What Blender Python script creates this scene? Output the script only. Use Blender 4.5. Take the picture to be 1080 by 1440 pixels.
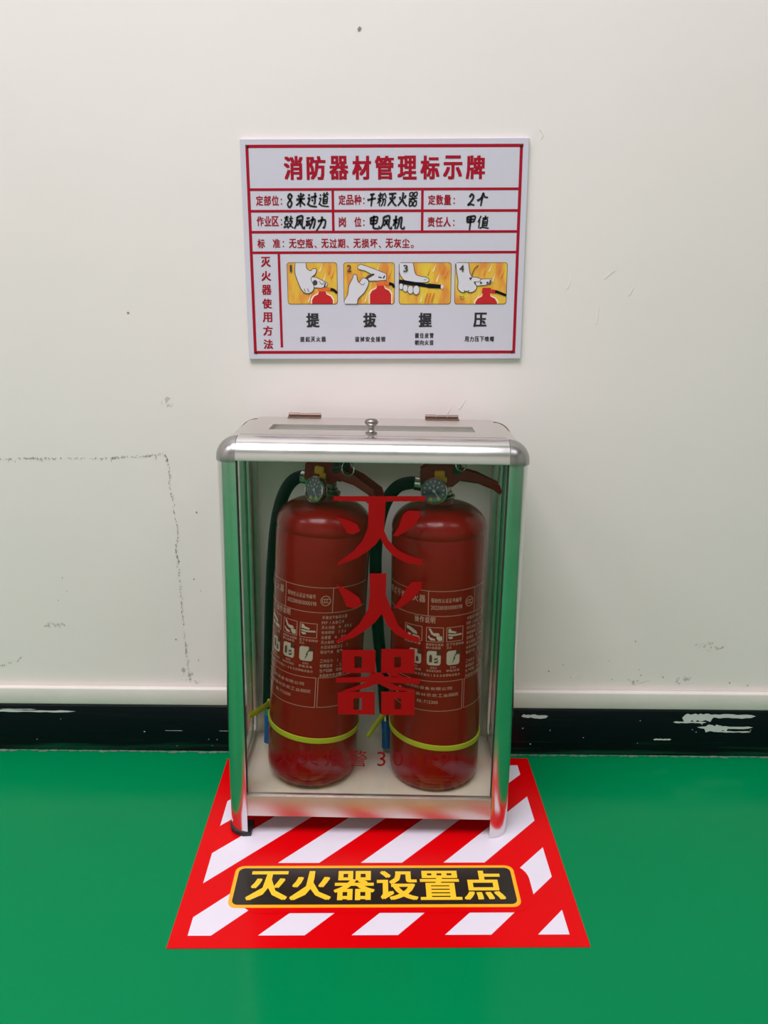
import bpy, bmesh, math, random
from mathutils import Vector, Matrix
from mathutils.geometry import tessellate_polygon

for o in list(bpy.data.objects):
    bpy.data.objects.remove(o)
SC = bpy.context.scene
COL = SC.collection
PI = math.pi
rnd = random.Random(7)

# ------------------------------------------------------------------ camera
CAM_F, CAM_PITCH, CAM_YAW, CAM_ROLL = 1124.04, 0.25539, -0.00672, 0.0060
cd = bpy.data.cameras.new('camera')
cam = bpy.data.objects.new('camera', cd)
COL.objects.link(cam)
fw = Vector((math.sin(CAM_YAW) * math.cos(CAM_PITCH), math.cos(CAM_YAW) * math.cos(CAM_PITCH), -math.sin(CAM_PITCH)))
rt = Vector((math.cos(CAM_YAW), -math.sin(CAM_YAW), 0))
up = rt.cross(fw)
r2 = math.cos(CAM_ROLL) * rt + math.sin(CAM_ROLL) * up
u2 = -math.sin(CAM_ROLL) * rt + math.cos(CAM_ROLL) * up
cam.matrix_world = Matrix(((r2.x, u2.x, -fw.x, 0), (r2.y, u2.y, -fw.y, -1.20223), (r2.z, u2.z, -fw.z, 0.72644), (0, 0, 0, 1)))
cd.sensor_fit = 'VERTICAL'
cd.sensor_height = 36.0
cd.lens = 36.0 * CAM_F / 1440.0
cd.clip_start = 0.02
SC.camera = cam

# ------------------------------------------------------------------ world, lamps, exposure
w = bpy.data.worlds.new('world')
SC.world = w
w.use_nodes = True
w.node_tree.nodes['Background'].inputs[0].default_value = (0.9, 0.95, 1.0, 1)
w.node_tree.nodes['Background'].inputs[1].default_value = 0.3


LAMP = (1.03, 0.912, 1.04)


def area(name, loc, sx, sy, power, col=(1, 0.985, 0.96), rot=(0, 0, 0)):
    l = bpy.data.lights.new(name, 'AREA')
    l.shape = 'RECTANGLE'
    l.size, l.size_y, l.energy, l.color = sx, sy, power, col
    o = bpy.data.objects.new(name, l)
    o.location, o.rotation_euler = loc, rot
    COL.objects.link(o)
    return o


area('ceiling_lamp', (-0.5, -1.5, 3.16), 1.7, 1.5, 93, LAMP)
area('ceiling_lamp', (1.7, -1.6, 3.16), 1.3, 1.0, 14, LAMP)
area('ceiling_lamp', (-2.7, -1.6, 3.16), 1.3, 1.0, 28, LAMP)
SC.view_settings.view_transform = 'Standard'
SC.view_settings.look = 'None'
SC.view_settings.gamma = 1.0
SC.view_settings.use_curve_mapping = False
SC.view_settings.exposure = -0.05


# ------------------------------------------------------------------ materials
def s2l(c):
    def f(v):
        v /= 255.0
        return v / 12.92 if v <= 0.04045 else ((v + 0.055) / 1.055) ** 2.4
    return (f(c[0]), f(c[1]), f(c[2]), 1)


def mat(name, rgb, rough=0.5, metal=0.0, spec=0.5, coat=0.0, coat_rough=0.05, noise=0.0, nscale=8.0, bump=0.0, bscale=60.0, rvar=0.0):
    m = bpy.data.materials.new(name)
    m.use_nodes = True
    nt = m.node_tree
    b = nt.nodes['Principled BSDF']
    c = s2l(rgb)
    b.inputs['Base Color'].default_value = c
    b.inputs['Roughness'].default_value = rough
    b.inputs['Metallic'].default_value = metal
    b.inputs['Specular IOR Level'].default_value = spec
    b.inputs['Coat Weight'].default_value = coat
    b.inputs['Coat Roughness'].default_value = coat_rough
    tc = nt.nodes.new('ShaderNodeTexCoord')
    if noise > 0 or rvar > 0:
        n = nt.nodes.new('ShaderNodeTexNoise')
        n.inputs['Scale'].default_value = nscale
        n.inputs['Detail'].default_value = 5
        nt.links.new(tc.outputs['Object'], n.inputs['Vector'])
        if noise > 0:
            mx = nt.nodes.new('ShaderNodeMix')
            mx.data_type = 'RGBA'
            mx.inputs[6].default_value = tuple(v * (1 - noise) for v in c[:3]) + (1,)
            mx.inputs[7].default_value = tuple(min(1, v * (1 + noise)) for v in c[:3]) + (1,)
            nt.links.new(n.outputs['Fac'], mx.inputs[0])
            nt.links.new(mx.outputs[2], b.inputs['Base Color'])
        if rvar > 0:
            mr = nt.nodes.new('ShaderNodeMapRange')
            mr.inputs[3].default_value = max(0.01, rough - rvar)
            mr.inputs[4].default_value = rough + rvar
            nt.links.new(n.outputs['Fac'], mr.inputs[0])
            nt.links.new(mr.outputs[0], b.inputs['Roughness'])
    if bump > 0:
        n2 = nt.nodes.new('ShaderNodeTexNoise')
        n2.inputs['Scale'].default_value = bscale
        n2.inputs['Detail'].default_value = 4
        nt.links.new(tc.outputs['Object'], n2.inputs['Vector'])
        bp = nt.nodes.new('ShaderNodeBump')
        bp.inputs['Strength'].default_value = bump
        bp.inputs['Distance'].default_value = 0.002
        nt.links.new(n2.outputs['Fac'], bp.inputs['Height'])
        nt.links.new(bp.outputs[0], b.inputs['Normal'])
    return m


M = {}
M['wall'] = mat('wall_paint', (234, 229, 222), 0.55, noise=0.045, nscale=2.2, bump=0.25, bscale=9)
M['ceiling'] = mat('ceiling_paint', (236, 234, 228), 0.8)
M['floor'] = mat('green_epoxy', (0, 127, 72), 0.16, spec=0.09, noise=0.08, nscale=3.0, bump=0.06, bscale=6, rvar=0.05)
M['ledge'] = mat('skirting_white_paint', (220, 217, 207), 0.45, noise=0.07, nscale=14, bump=0.35, bscale=30)
M['grout'] = mat('floor_edge_filler', (104, 122, 104), 0.6, noise=0.3, nscale=40)
M['chip'] = mat('white_paint_scuff', (205, 212, 205), 0.5, noise=0.12, nscale=60)
M['pencil'] = mat('crack_grey', (142, 136, 130), 0.9)
M['pencil_pale'] = mat('pale_mark', (240, 237, 230), 0.7)
M['alu'] = mat('polished_aluminium', (218, 218, 216), 0.2, metal=1.0, noise=0.05, nscale=30, rvar=0.05)
M['alu_dull'] = mat('lid_aluminium', (216, 212, 208), 0.32, metal=1.0, noise=0.05, nscale=25, rvar=0.06)
M['alu_rail'] = mat('base_rail_aluminium', (216, 206, 196), 0.42, metal=1.0, noise=0.06, nscale=22, rvar=0.08)
M['corner'] = mat('corner_chrome', (168, 167, 166), 0.26, metal=1.0, rvar=0.05, nscale=40)
M['seam'] = mat('rubber_seal', (38, 44, 40), 0.6)
M['hinge'] = mat('hinge_steel', (128, 110, 98), 0.4, metal=0.9, noise=0.2, nscale=150)
M['knob'] = mat('knob_steel', (150, 146, 140), 0.25, metal=1.0)
M['shelf'] = mat('shelf_sheet', (226, 214, 192), 0.35, noise=0.06, nscale=14)
M['backing'] = mat('back_board', (236, 233, 224), 0.5, noise=0.04, nscale=6)
M['rubber'] = mat('black_rubber', (34, 34, 36), 0.55)
M['vinyl_red'] = mat('red_vinyl_lettering', (158, 0, 4), 0.6, spec=0.2)
M['vinyl_small'] = mat('dark_red_lettering', (118, 4, 12), 0.6, spec=0.2)
M['ext_red'] = mat('extinguisher_red_paint', (132, 0, 4), 0.22, spec=0.22, coat=0.1, coat_rough=0.08, noise=0.05, nscale=12)
M['lever_red'] = mat('lever_red_paint', (138, 6, 16), 0.3, spec=0.25, coat=0.1)
M['print'] = mat('label_print', (206, 150, 134), 0.5)
M['print_white'] = mat('label_white', (196, 178, 160), 0.5)
M['print_dark'] = mat('label_dark', (86, 28, 26), 0.5)
M['hose'] = mat('hose_rubber', (14, 17, 22), 0.48, spec=0.12, bump=0.1, bscale=300)
M['steel'] = mat('steel', (190, 190, 192), 0.2, metal=1.0)
M['brass'] = mat('nickel_brass', (150, 140, 120), 0.3, metal=1.0)
M['blue'] = mat('blue_nozzle', (22, 84, 160), 0.45)
M['yellow_seal'] = mat('yellow_plastic', (232, 172, 20), 0.35)
M['tie'] = mat('lime_cable_tie', (178, 190, 34), 0.4, spec=0.5)
M['dial'] = mat('dial_face', (58, 68, 92), 0.25, coat=0.8, coat_rough=0.03, noise=0.25, nscale=160)
M['dial_y'] = mat('dial_yellow', (196, 176, 40), 0.3, coat=0.8)
M['dial_g'] = mat('dial_green', (60, 130, 70), 0.3, coat=0.8)
M['dial_w'] = mat('dial_white', (196, 202, 206), 0.3, coat=0.8)
M['sign'] = mat('sign_board', (206, 204, 214), 0.3, spec=0.4, noise=0.02, nscale=5)
M['sign_red'] = mat('sign_red_print', (164, 12, 40), 0.4, spec=0.2)
M['ink'] = mat('black_ink', (20, 20, 26), 0.4)
M['ink_print'] = mat('black_print', (40, 36, 44), 0.4)
M['nail'] = mat('nail_head', (70, 58, 56), 0.4, metal=0.8)
M['pic_line'] = mat('picture_outline', (64, 56, 50), 0.5)
M['pic_hand'] = mat('picture_hand', (216, 214, 220), 0.5)
M['pic_red'] = mat('picture_red', (196, 16, 28), 0.4)
M['pic_orange'] = mat('picture_orange', (226, 110, 40), 0.4)
M['pic_cream'] = mat('picture_cream', (246, 226, 190), 0.4)
M['mat_red'] = mat('floor_vinyl_red', (212, 1, 8), 0.28, spec=0.14, noise=0.03, nscale=8)
M['mat_white'] = mat('floor_vinyl_white', (222, 219, 228), 0.3, spec=0.4, noise=0.02, nscale=8)
M['cap_black'] = mat('caption_black', (38, 32, 28), 0.25, spec=0.45)
M['cap_yellow'] = mat('caption_yellow', (250, 204, 46), 0.35)
M['cap_orange'] = mat('caption_border', (252, 178, 28), 0.35)


def make_fire():
    m = bpy.data.materials.new('picture_flames')
    m.use_nodes = True
    nt = m.node_tree
    b = nt.nodes['Principled BSDF']
    b.inputs['Roughness'].default_value = 0.4
    tc = nt.nodes.new('ShaderNodeTexCoord')
    mp = nt.nodes.new('ShaderNodeMapping')
    mp.inputs['Scale'].default_value = (55, 1, 18)
    mp.inputs['Rotation'].default_value = (0, 0.6, 0)
    n = nt.nodes.new('ShaderNodeTexNoise')
    n.inputs['Scale'].default_value = 1.0
    n.inputs['Detail'].default_value = 4
    r = nt.nodes.new('ShaderNodeValToRGB')
    e = r.color_ramp.elements
    e[0].position, e[0].color = 0.36, s2l((226, 200, 62))
    e[1].position, e[1].color = 0.60, s2l((220, 140, 58))
    k = e.new(0.48)
    k.color = s2l((230, 180, 60))
    nt.links.new(tc.outputs['Object'], mp.inputs['Vector'])
    nt.links.new(mp.outputs[0], n.inputs['Vector'])
    nt.links.new(n.outputs['Fac'], r.inputs[0])
    nt.links.new(r.outputs[0], b.inputs['Base Color'])
    return m


def make_glass(name, tint, ior=1.29, painted_sheen=0.0):
    m = bpy.data.materials.new(name)
    m.use_nodes = True
    nt = m.node_tree
    for n in list(nt.nodes):
        nt.nodes.remove(n)
    out = nt.nodes.new('ShaderNodeOutputMaterial')
    tr = nt.nodes.new('ShaderNodeBsdfTransparent')
    tr.inputs[0].default_value = tint
    gl = nt.nodes.new('ShaderNodeBsdfGlossy')
    gl.inputs['Roughness'].default_value = 0.015
    fr = nt.nodes.new('ShaderNodeFresnel')
    geo = nt.nodes.new('ShaderNodeNewGeometry')
    mi = nt.nodes.new('ShaderNodeMix')      # same reflectance on entering and leaving the pane
    mi.inputs[2].default_value, mi.inputs[3].default_value = ior, 1 / ior
    nt.links.new(geo.outputs['Backfacing'], mi.inputs[0])
    nt.links.new(mi.outputs[0], fr.inputs[0])
    mx = nt.nodes.new('ShaderNodeMixShader')
    nt.links.new(fr.outputs[0], mx.inputs[0])
    nt.links.new(tr.outputs[0], mx.inputs[1])
    nt.links.new(gl.outputs[0], mx.inputs[2])
    last = mx
    if painted_sheen > 0:  # pale diffuse share that paints a reflected brightness into the glass
        df = nt.nodes.new('ShaderNodeBsdfDiffuse')
        df.inputs[0].default_value = s2l((222, 218, 212))
        m2 = nt.nodes.new('ShaderNodeMixShader')
        m2.inputs[0].default_value = painted_sheen
        nt.links.new(mx.outputs[0], m2.inputs[1])
        nt.links.new(df.outputs[0], m2.inputs[2])
        last = m2
    nt.links.new(last.outputs[0], out.inputs[0])
    return m


def make_skirting():
    """glossy black paint with green floor paint brushed over its foot"""
    m = bpy.data.materials.new('skirting_black_paint')
    m.use_nodes = True
    nt = m.node_tree
    b = nt.nodes['Principled BSDF']
    b.inputs['Roughness'].default_value = 0.3
    b.inputs['Specular IOR Level'].default_value = 0.2
    tc = nt.nodes.new('ShaderNodeTexCoord')
    mp = nt.nodes.new('ShaderNodeMapping')
    mp.inputs['Scale'].default_value = (5, 5, 110)
    n = nt.nodes.new('ShaderNodeTexNoise')
    n.inputs['Scale'].default_value = 1.0
    n.inputs['Detail'].default_value = 6
    sep = nt.nodes.new('ShaderNodeSeparateXYZ')
    mr = nt.nodes.new('ShaderNodeMapRange')
    mr.inputs[1].default_value, mr.inputs[2].default_value = 0.038, 0.012
    mr.inputs[3].default_value, mr.inputs[4].default_value = -0.30, 0.04
    ad = nt.nodes.new('ShaderNodeMath')
    r = nt.nodes.new('ShaderNodeValToRGB')
    e = r.color_ramp.elements
    e[0].position, e[0].color = 0.50, s2l((10, 13, 20))
    e[1].position, e[1].color = 0.66, s2l((12, 66, 48))
    nt.links.new(tc.outputs['Object'], mp.inputs['Vector'])
    nt.links.new(mp.outputs[0], n.inputs['Vector'])
    nt.links.new(tc.outputs['Object'], sep.inputs[0])
    nt.links.new(sep.outputs[2], mr.inputs[0])
    nt.links.new(mr.outputs[0], ad.inputs[0])
    nt.links.new(n.outputs['Fac'], ad.inputs[1])
    nt.links.new(ad.outputs[0], r.inputs[0])
    nt.links.new(r.outputs[0], b.inputs['Base Color'])
    bp = nt.nodes.new('ShaderNodeBump')
    bp.inputs['Strength'].default_value = 0.35
    bp.inputs['Distance'].default_value = 0.002
    nt.links.new(n.outputs['Fac'], bp.inputs['Height'])
    nt.links.new(bp.outputs[0], b.inputs['Normal'])
    return m


def make_smudge():
    m = bpy.data.materials.new('wall_smudge')
    m.use_nodes = True
    nt = m.node_tree
    b = nt.nodes['Principled BSDF']
    b.inputs['Base Color'].default_value = s2l((150, 148, 138))
    b.inputs['Roughness'].default_value = 0.9
    tc = nt.nodes.new('ShaderNodeTexCoord')
    n = nt.nodes.new('ShaderNodeTexNoise')
    n.inputs['Scale'].default_value = 130
    n.inputs['Detail'].default_value = 5
    mr = nt.nodes.new('ShaderNodeMapRange')
    mr.inputs[1].default_value, mr.inputs[2].default_value = 0.5, 0.75
    mr.inputs[3].default_value, mr.inputs[4].default_value = 0.0, 0.6
    nt.links.new(tc.outputs['Object'], n.inputs['Vector'])
    nt.links.new(n.outputs['Fac'], mr.inputs[0])
    nt.links.new(mr.outputs[0], b.inputs['Alpha'])
    return m


M['fire'] = make_fire()
M['glass'] = make_glass('clear_glass', (0.945, 0.965, 0.95, 1))
M['lid_panel'] = make_glass('lid_glass_painted_sheen', (0.97, 0.98, 0.97, 1), 1.6, 0.16)  # lid pane paled to imitate the wall mirrored at a grazing angle
M['skirting'] = make_skirting()
M['smudge'] = make_smudge()


# ------------------------------------------------------------------ mesh helpers
def link(name, bm, mats, parent=None, smooth=False, angle=40):
    me = bpy.data.meshes.new(name)
    bmesh.ops.recalc_face_normals(bm, faces=bm.faces) if smooth != 'keep' else None
    bm.to_mesh(me)
    bm.free()
    for m in (mats if isinstance(mats, (list, tuple)) else [mats]):
        me.materials.append(m)
    o = bpy.data.objects.new(name, me)
    COL.objects.link(o)
    if parent is not None:
        o.parent = parent
    if smooth is True:
        me.polygons.foreach_set('use_smooth', [True] * len(me.polygons))
        me.set_sharp_from_angle(angle=math.radians(angle))
    me.update()
    return o


def empty(name, loc, label, cat, group=None):
    o = bpy.data.objects.new(name, None)
    o.empty_display_size = 0.05
    o.location = loc
    COL.objects.link(o)
    o['label'], o['category'] = label, cat
    if group:
        o['group'] = group
    return o


def box(bm, x0, x1, y0, y1, z0, z1, mi=0, bev=0.0, seg=2):
    vs = [bm.verts.new((x, y, z)) for z in (z0, z1) for y in (y0, y1) for x in (x0, x1)]
    fs = [bm.faces.new([vs[i] for i in q]) for q in ((0, 2, 3, 1), (4, 5, 7, 6), (0, 1, 5, 4), (2, 6, 7, 3), (0, 4, 6, 2), (1, 3, 7, 5))]
    for f in fs:
        f.material_index = mi
    if bev > 0:
        es = list({e for f in fs for e in f.edges})
        bmesh.ops.bevel(bm, geom=es, offset=bev, segments=seg, affect='EDGES', profile=0.5, material=-1)
    return fs


def prism(bm, pts, fn0, fn1, mi=0):
    """extrude a 2D outline between two mappings (2D -> 3D)"""
    a = [bm.verts.new(fn0(*p)) for p in pts]
    b = [bm.verts.new(fn1(*p)) for p in pts]
    n = len(pts)
    for i in range(n):
        f = bm.faces.new((a[i], a[(i + 1) % n], b[(i + 1) % n], b[i]))
        f.material_index = mi
    tri = tessellate_polygon([[Vector((p[0], p[1], 0)) for p in pts]])
    for t in tri:
        for v in (a, b):
            try:
                bm.faces.new([v[i] for i in t]).material_index = mi
            except ValueError:
                pass


def poly(bm, pts, fn, mi=0):
    vs = [bm.verts.new(fn(*p)) for p in pts]
    for t in tessellate_polygon([[Vector((p[0], p[1], 0)) for p in pts]]):
        try:
            bm.faces.new([vs[i] for i in t]).material_index = mi
        except ValueError:
            pass


def lathe(bm, prof, seg=64, mi=0, M4=None):
    rings = []
    for r, z in prof:
        if r < 1e-6:
            rings.append([bm.verts.new((0, 0, z))])
        else:
            rings.append([bm.verts.new((r * math.cos(2 * PI * k / seg), r * math.sin(2 * PI * k / seg), z)) for k in range(seg)])
    if M4 is not None:
        for ring in rings:
            for v in ring:
                v.co = M4 @ v.co
    for a, b in zip(rings, rings[1:]):
        for k in range(seg):
            k2 = (k + 1) % seg
            if len(a) == 1 and len(b) == 1:
                continue
            if len(a) == 1:
                f = bm.faces.new((a[0], b[k], b[k2]))
            elif len(b) == 1:
                f = bm.faces.new((a[k], a[k2], b[0]))
            else:
                f = bm.faces.new((a[k], a[k2], b[k2], b[k]))
            f.material_index = mi


def catmull(pts, n=10):
    P = [Vector(p) for p in pts]
    P = [2 * P[0] - P[1]] + P + [2 * P[-1] - P[-2]]
    out = []
    for i in range(1, len(P) - 2):
        for k in range(n):
            t = k / n
            a, b, c, d = P[i - 1], P[i], P[i + 1], P[i + 2]
            out.append(0.5 * ((2 * b) + (c - a) * t + (2 * a - 5 * b + 4 * c - d) * t * t + (3 * b - a - 3 * c + d) * t ** 3))
    out.append(P[-2])
    return out


def tube(bm, path, rad, seg=16, mi=0, flat=1.0, closed=False, upv=Vector((0, 0, 1))):
    n = len(path)
    rings = []
    for i, p in enumerate(path):
        a = path[(i - 1) % n] if closed or i > 0 else path[i]
        b = path[(i + 1) % n] if closed or i < n - 1 else path[i]
        t = (b - a).normalized()
        s = t.cross(upv)
        if s.length < 1e-4:
            s = t.cross(Vector((0, 1, 0)))
        s.normalize()
        u = s.cross(t)
        r = rad(i / max(1, n - 1)) if callable(rad) else rad
        rings.append([bm.verts.new(p + s * (r * flat * math.cos(2 * PI * k / seg)) + u * (r * math.sin(2 * PI * k / seg))) for k in range(seg)])
    m = n if closed else n - 1
    for i in range(m):
        a, b = rings[i], rings[(i + 1) % n]
        for k in range(seg):
            bm.faces.new((a[k], a[(k + 1) % seg], b[(k + 1) % seg], b[k])).material_index = mi
    if not closed:
        bm.faces.new(rings[0]).material_index = mi
        bm.faces.new(list(reversed(rings[-1]))).material_index = mi


def axis_matrix(p, d):
    d = Vector(d).normalized()
    return Matrix.Translation(p) @ Vector((0, 0, 1)).rotation_difference(d).to_matrix().to_4x4()


def rrect(x0, x1, y0, y1, r, n=6):
    out = []
    for cx, cy, a0 in ((x1 - r, y0 + r, -90), (x1 - r, y1 - r, 0), (x0 + r, y1 - r, 90), (x0 + r, y0 + r, 180)):
        for k in range(n + 1):
            a = math.radians(a0 + 90 * k / n)
            out.append((cx + r * math.cos(a), cy + r * math.sin(a)))
    return out


def ring_poly(bm, outer, inner, fn, mi=0):
    """band between two outlines with the same number of points"""
    a = [bm.verts.new(fn(*p)) for p in outer]
    b = [bm.verts.new(fn(*p)) for p in inner]
    n = len(a)
    for i in range(n):
        bm.faces.new((a[i], a[(i + 1) % n], b[(i + 1) % n], b[i])).material_index = mi


_tc = {}
LIFT = [0.0]


def text_raw(s, bold):
    key = s
    if key not in _tc:
        c = bpy.data.curves.new('t', 'FONT')
        c.body = s
        c.size = 1.0
        c.resolution_u = 2
        o = bpy.data.objects.new('t', c)
        COL.objects.link(o)
        bpy.context.view_layer.update()
        me = o.to_mesh()
        vs = [(v.co.x, v.co.y) for v in me.vertices]
        fs = [tuple(p.vertices) for p in me.polygons]
        o.to_mesh_clear()
        bpy.data.objects.remove(o)
        bpy.data.curves.remove(c)
        _tc[key] = (vs, fs)
    return _tc[key]


def text(bm, s, x0, x1, y0, y1, fn, mi=0, bold=0.0, shear=0.0):
    """set the string s in the box x0..x1, y0..y1"""
    vs, fs = text_raw(s, bold)
    if not vs:
        return
    if bold > 0:       # a heavier weight: the glyph set several times, shifted by a fraction of its size
        bx_, by_ = bold * (x1 - x0) / max(1, len(s)), bold * (y1 - y0) * 0.55
        for kx, ky in ((-1, -1), (1, -1), (-1, 1), (1, 1), (0, 0)):
            LIFT[0] += 0.00003
            text(bm, s, x0 + bx_ + kx * bx_, x1 - bx_ + kx * bx_, y0 + by_ + ky * by_, y1 - by_ + ky * by_, fn, mi, 0.0, shear)
        LIFT[0] = 0.0
        return
    xs = [v[0] for v in vs]
    ys = [v[1] for v in vs]
    ax, bx, ay, by = min(xs), max(xs), min(ys), max(ys)
    out = []
    for x, y in vs:
        ty = (y - ay) / (by - ay)
        px = x0 + (x - ax) / (bx - ax) * (x1 - x0) + shear * (ty - 0.5)
        out.append(bm.verts.new(fn(px, y0 + ty * (y1 - y0))))
    for f in fs:
        try:
            bm.faces.new([out[i] for i in f]).material_index = mi
        except ValueError:
            pass


def text_nat(bm, ch, xc, wmax, y0, y1, fn, mi=0, bold=0.0):
    """a Latin letter, figure or sign in its own proportions, centred on xc"""
    vs, fs = text_raw(ch, bold)
    if not vs:
        return
    k = (y1 - y0) / 0.73
    xs, ys = [v[0] for v in vs], [v[1] for v in vs]
    hw = min(max((max(xs) - min(xs)) * k * text_nat.aspect, 1e-6), wmax) / 2
    text(bm, ch, xc - hw, xc + hw, y0 + min(ys) * k, y0 + max(ys) * k, fn, mi, bold)


text_nat.aspect = 1.0


def chars(bm, s, cx0, cx1, y0, y1, fn, mi=0, bold=0.0, fill=0.9):
    """one glyph per equal cell, as on a typeset sign"""
    n = len(s)
    cw = (cx1 - cx0) / n
    for i, ch in enumerate(s):
        if ch == ' ':
            continue
        if ord(ch) < 128:
            text_nat(bm, ch, cx0 + cw * (i + 0.5), cw * fill, y0, y1, fn, mi, bold)
            continue
        a = cx0 + cw * (i + (1 - fill) / 2)
        text(bm, ch, a, a + cw * fill, y0, y1, fn, mi, bold)


def stroke(bm, pts, wd, fn, mi=0, taper=0.35):
    """brush stroke along a polyline with tapering ends"""
    P = catmull([(p[0], p[1], 0) for p in pts], 5) if len(pts) > 2 else [Vector((p[0], p[1], 0)) for p in pts]
    n = len(P)
    L, R = [], []
    for i, p in enumerate(P):
        a, b = P[max(0, i - 1)], P[min(n - 1, i + 1)]
        t = (b - a).normalized()
        t = Vector((-t.y, t.x, 0))
        k = i / (n - 1)
        ww = wd * 0.5 * (1 - taper * k)
        L.append(bm.verts.new(fn(*(p + t * ww)[:2])))
        R.append(bm.verts.new(fn(*(p - t * ww)[:2])))
    for i in range(n - 1):
        try:
            bm.faces.new((L[i], L[i + 1], R[i + 1], R[i])).material_index = mi
        except ValueError:
            pass


# ================================================================== SETTING
def structure(o):
    o['kind'] = 'structure'
    return o


RX, RY0, RZ = 3.6, -4.2, 3.2
bm = bmesh.new()
box(bm, -RX, RX, 0.0, 0.1, -0.05, RZ + 0.05)
wall = structure(link('wall_back', bm, M['wall']))
bm = bmesh.new()
box(bm, -RX, RX, RY0 - 0.1, RY0, -0.05, RZ + 0.05)
structure(link('wall_front', bm, M['wall']))
bm = bmesh.new()
box(bm, -RX - 0.1, -RX, RY0 - 0.1, 0.1, -0.05, RZ + 0.05)
structure(link('wall_left', bm, M['wall']))
bm = bmesh.new()
box(bm, RX, RX + 0.1, RY0 - 0.1, 0.1, -0.05, RZ + 0.05)
structure(link('wall_right', bm, M['wall']))
bm = bmesh.new()
box(bm, -RX, RX, RY0, 0.0, -0.05, 0.0)
floor = structure(link('floor', bm, M['floor']))
bm = bmesh.new()
box(bm, -RX, RX, RY0, 0.0, RZ, RZ + 0.05)
structure(link('ceiling', bm, M['ceiling']))

# skirting: a projecting band, its upper strip painted with the wall, the rest black
bm = bmesh.new()
box(bm, -RX, RX, -0.0122, 0.0, 0.0, 0.0825, 0, 0.0015)
box(bm, -RX, RX, -0.0110, 0.0, 0.0825, 0.1135, 1, 0.003)
skirt = structure(link('baseboard_back', bm, [M['skirting'], M['ledge']], None, True, 60))


def sk(x, z):
    return (x, -0.0126 - LIFT[0], z)


bm = bmesh.new()


def ragged(bm, x0, x1, z0, z1, fn, n=16, r=None, mi=0, k=0.38):
    r = r or rnd
    LIFT[0] = r.random() * 0.0003
    top = [(x0 + (x1 - x0) * i / n, z1 - (z1 - z0) * k * r.random()) for i in range(n + 1)]
    bot = [(x0 + (x1 - x0) * i / n, z0 + (z1 - z0) * k * r.random()) for i in range(n, -1, -1)]
    top[0] = bot[-1] = (x0, (z0 + z1) / 2)
    bot[0] = top[-1] = (x1, (z0 + z1) / 2 + (z1 - z0) * 0.1)
    poly(bm, top[:-1] + bot[:-1], fn, mi)
    LIFT[0] = 0.0


for a in ((0.484, 0.535, 0.062, 0.0785), (0.515, 0.604, 0.0690, 0.0780), (0.470, 0.525, 0.0600, 0.0640), (0.522, 0.562, 0.044, 0.059),
          (0.510, 0.602, 0.0505, 0.0560), (0.54, 0.60, 0.0440, 0.047), (0.220, 0.264, 0.0660, 0.0745),
          (-0.66, -0.515, 0.0690, 0.0735), (-0.64, -0.58, 0.0735, 0.0755), (-0.37, -0.34, 0.0375, 0.0385), (-0.28, -0.25, 0.0378, 0.0388),
          (0.44, 0.47, 0.0285, 0.032)):
    ragged(bm, *a, sk, 12, None, 0, 0.28)
for i in range(30):
    x, z = rnd.uniform(-0.65, 0.65), rnd.uniform(0.008, 0.066)
    s = rnd.uniform(0.0006, 0.0016)
    ragged(bm, x - s, x + s, z - s, z + s, sk, 4)
link('paint_scuff', bm, M['chip'], skirt)
bm = bmesh.new()
for i in range(90):
    x = -0.75 + 1.5 * i / 90
    ragged(bm, x, x + 0.018, -0.0165 - rnd.random() * 0.005, -0.0120, lambda a, b: (a, b, 0.0006), 4)
fl = link('edge_filler', bm, M['grout'], skirt)

# marks on the wall paint
crk = [(-0.64, 0.492), (-0.598, 0.492), (-0.567, 0.493), (-0.532, 0.4935), (-0.477, 0.494), (-0.434, 0.4945), (-0.412, 0.496), (-0.379, 0.4985), (-0.343, 0.502)]
crk2 = [(-0.343, 0.500), (-0.340, 0.488), (-0.338, 0.444), (-0.335, 0.410), (-0.331, 0.375), (-0.336, 0.352), (-0.334, 0.334), (-0.333, 0.299), (-0.332, 0.256), (-0.331, 0.214), (-0.329, 0.176), (-0.328, 0.145), (-0.325, 0.119)]


def wl(x, z):
    return (x, -0.0006 - LIFT[0], z)


bm = bmesh.new()
for line, keep in ((crk, 0.48), (crk2, 0.34), ([(-0.66, 0.138), (-0.63, 0.148), (-0.60, 0.162)], 0.35)):
    P = catmull([(p[0], p[1], 0) for p in line], 12)
    for a, b in zip(P, P[1:]):
        for q in range(3):
            if rnd.random() < keep:
                m0 = a.lerp(b, (q + 0.1) / 3) + Vector((rnd.uniform(-1, 1), rnd.uniform(-1, 1), 0)) * 0.0016
                m1 = a.lerp(b, (q + 0.8) / 3) + Vector((rnd.uniform(-1, 1), rnd.uniform(-1, 1), 0)) * 0.0018
                stroke(bm, [m0[:2], m1[:2]], rnd.uniform(0.0006, 0.0013), lambda a_, b_, l_=rnd.random() * 0.0003: (a_, -0.0006 - l_, b_), 0, 0.5)
        if rnd.random() < keep * 0.5:
            m0 = a + Vector((rnd.uniform(-1, 1), rnd.uniform(-1, 1), 0)) * 0.003
            stroke(bm, [m0[:2], (m0.x + rnd.uniform(-.001, .001), m0.y - rnd.uniform(.001, .004))], 0.0008, wl)
link('crack', bm, M['pencil'], wall)
bm = bmesh.new()
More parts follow.
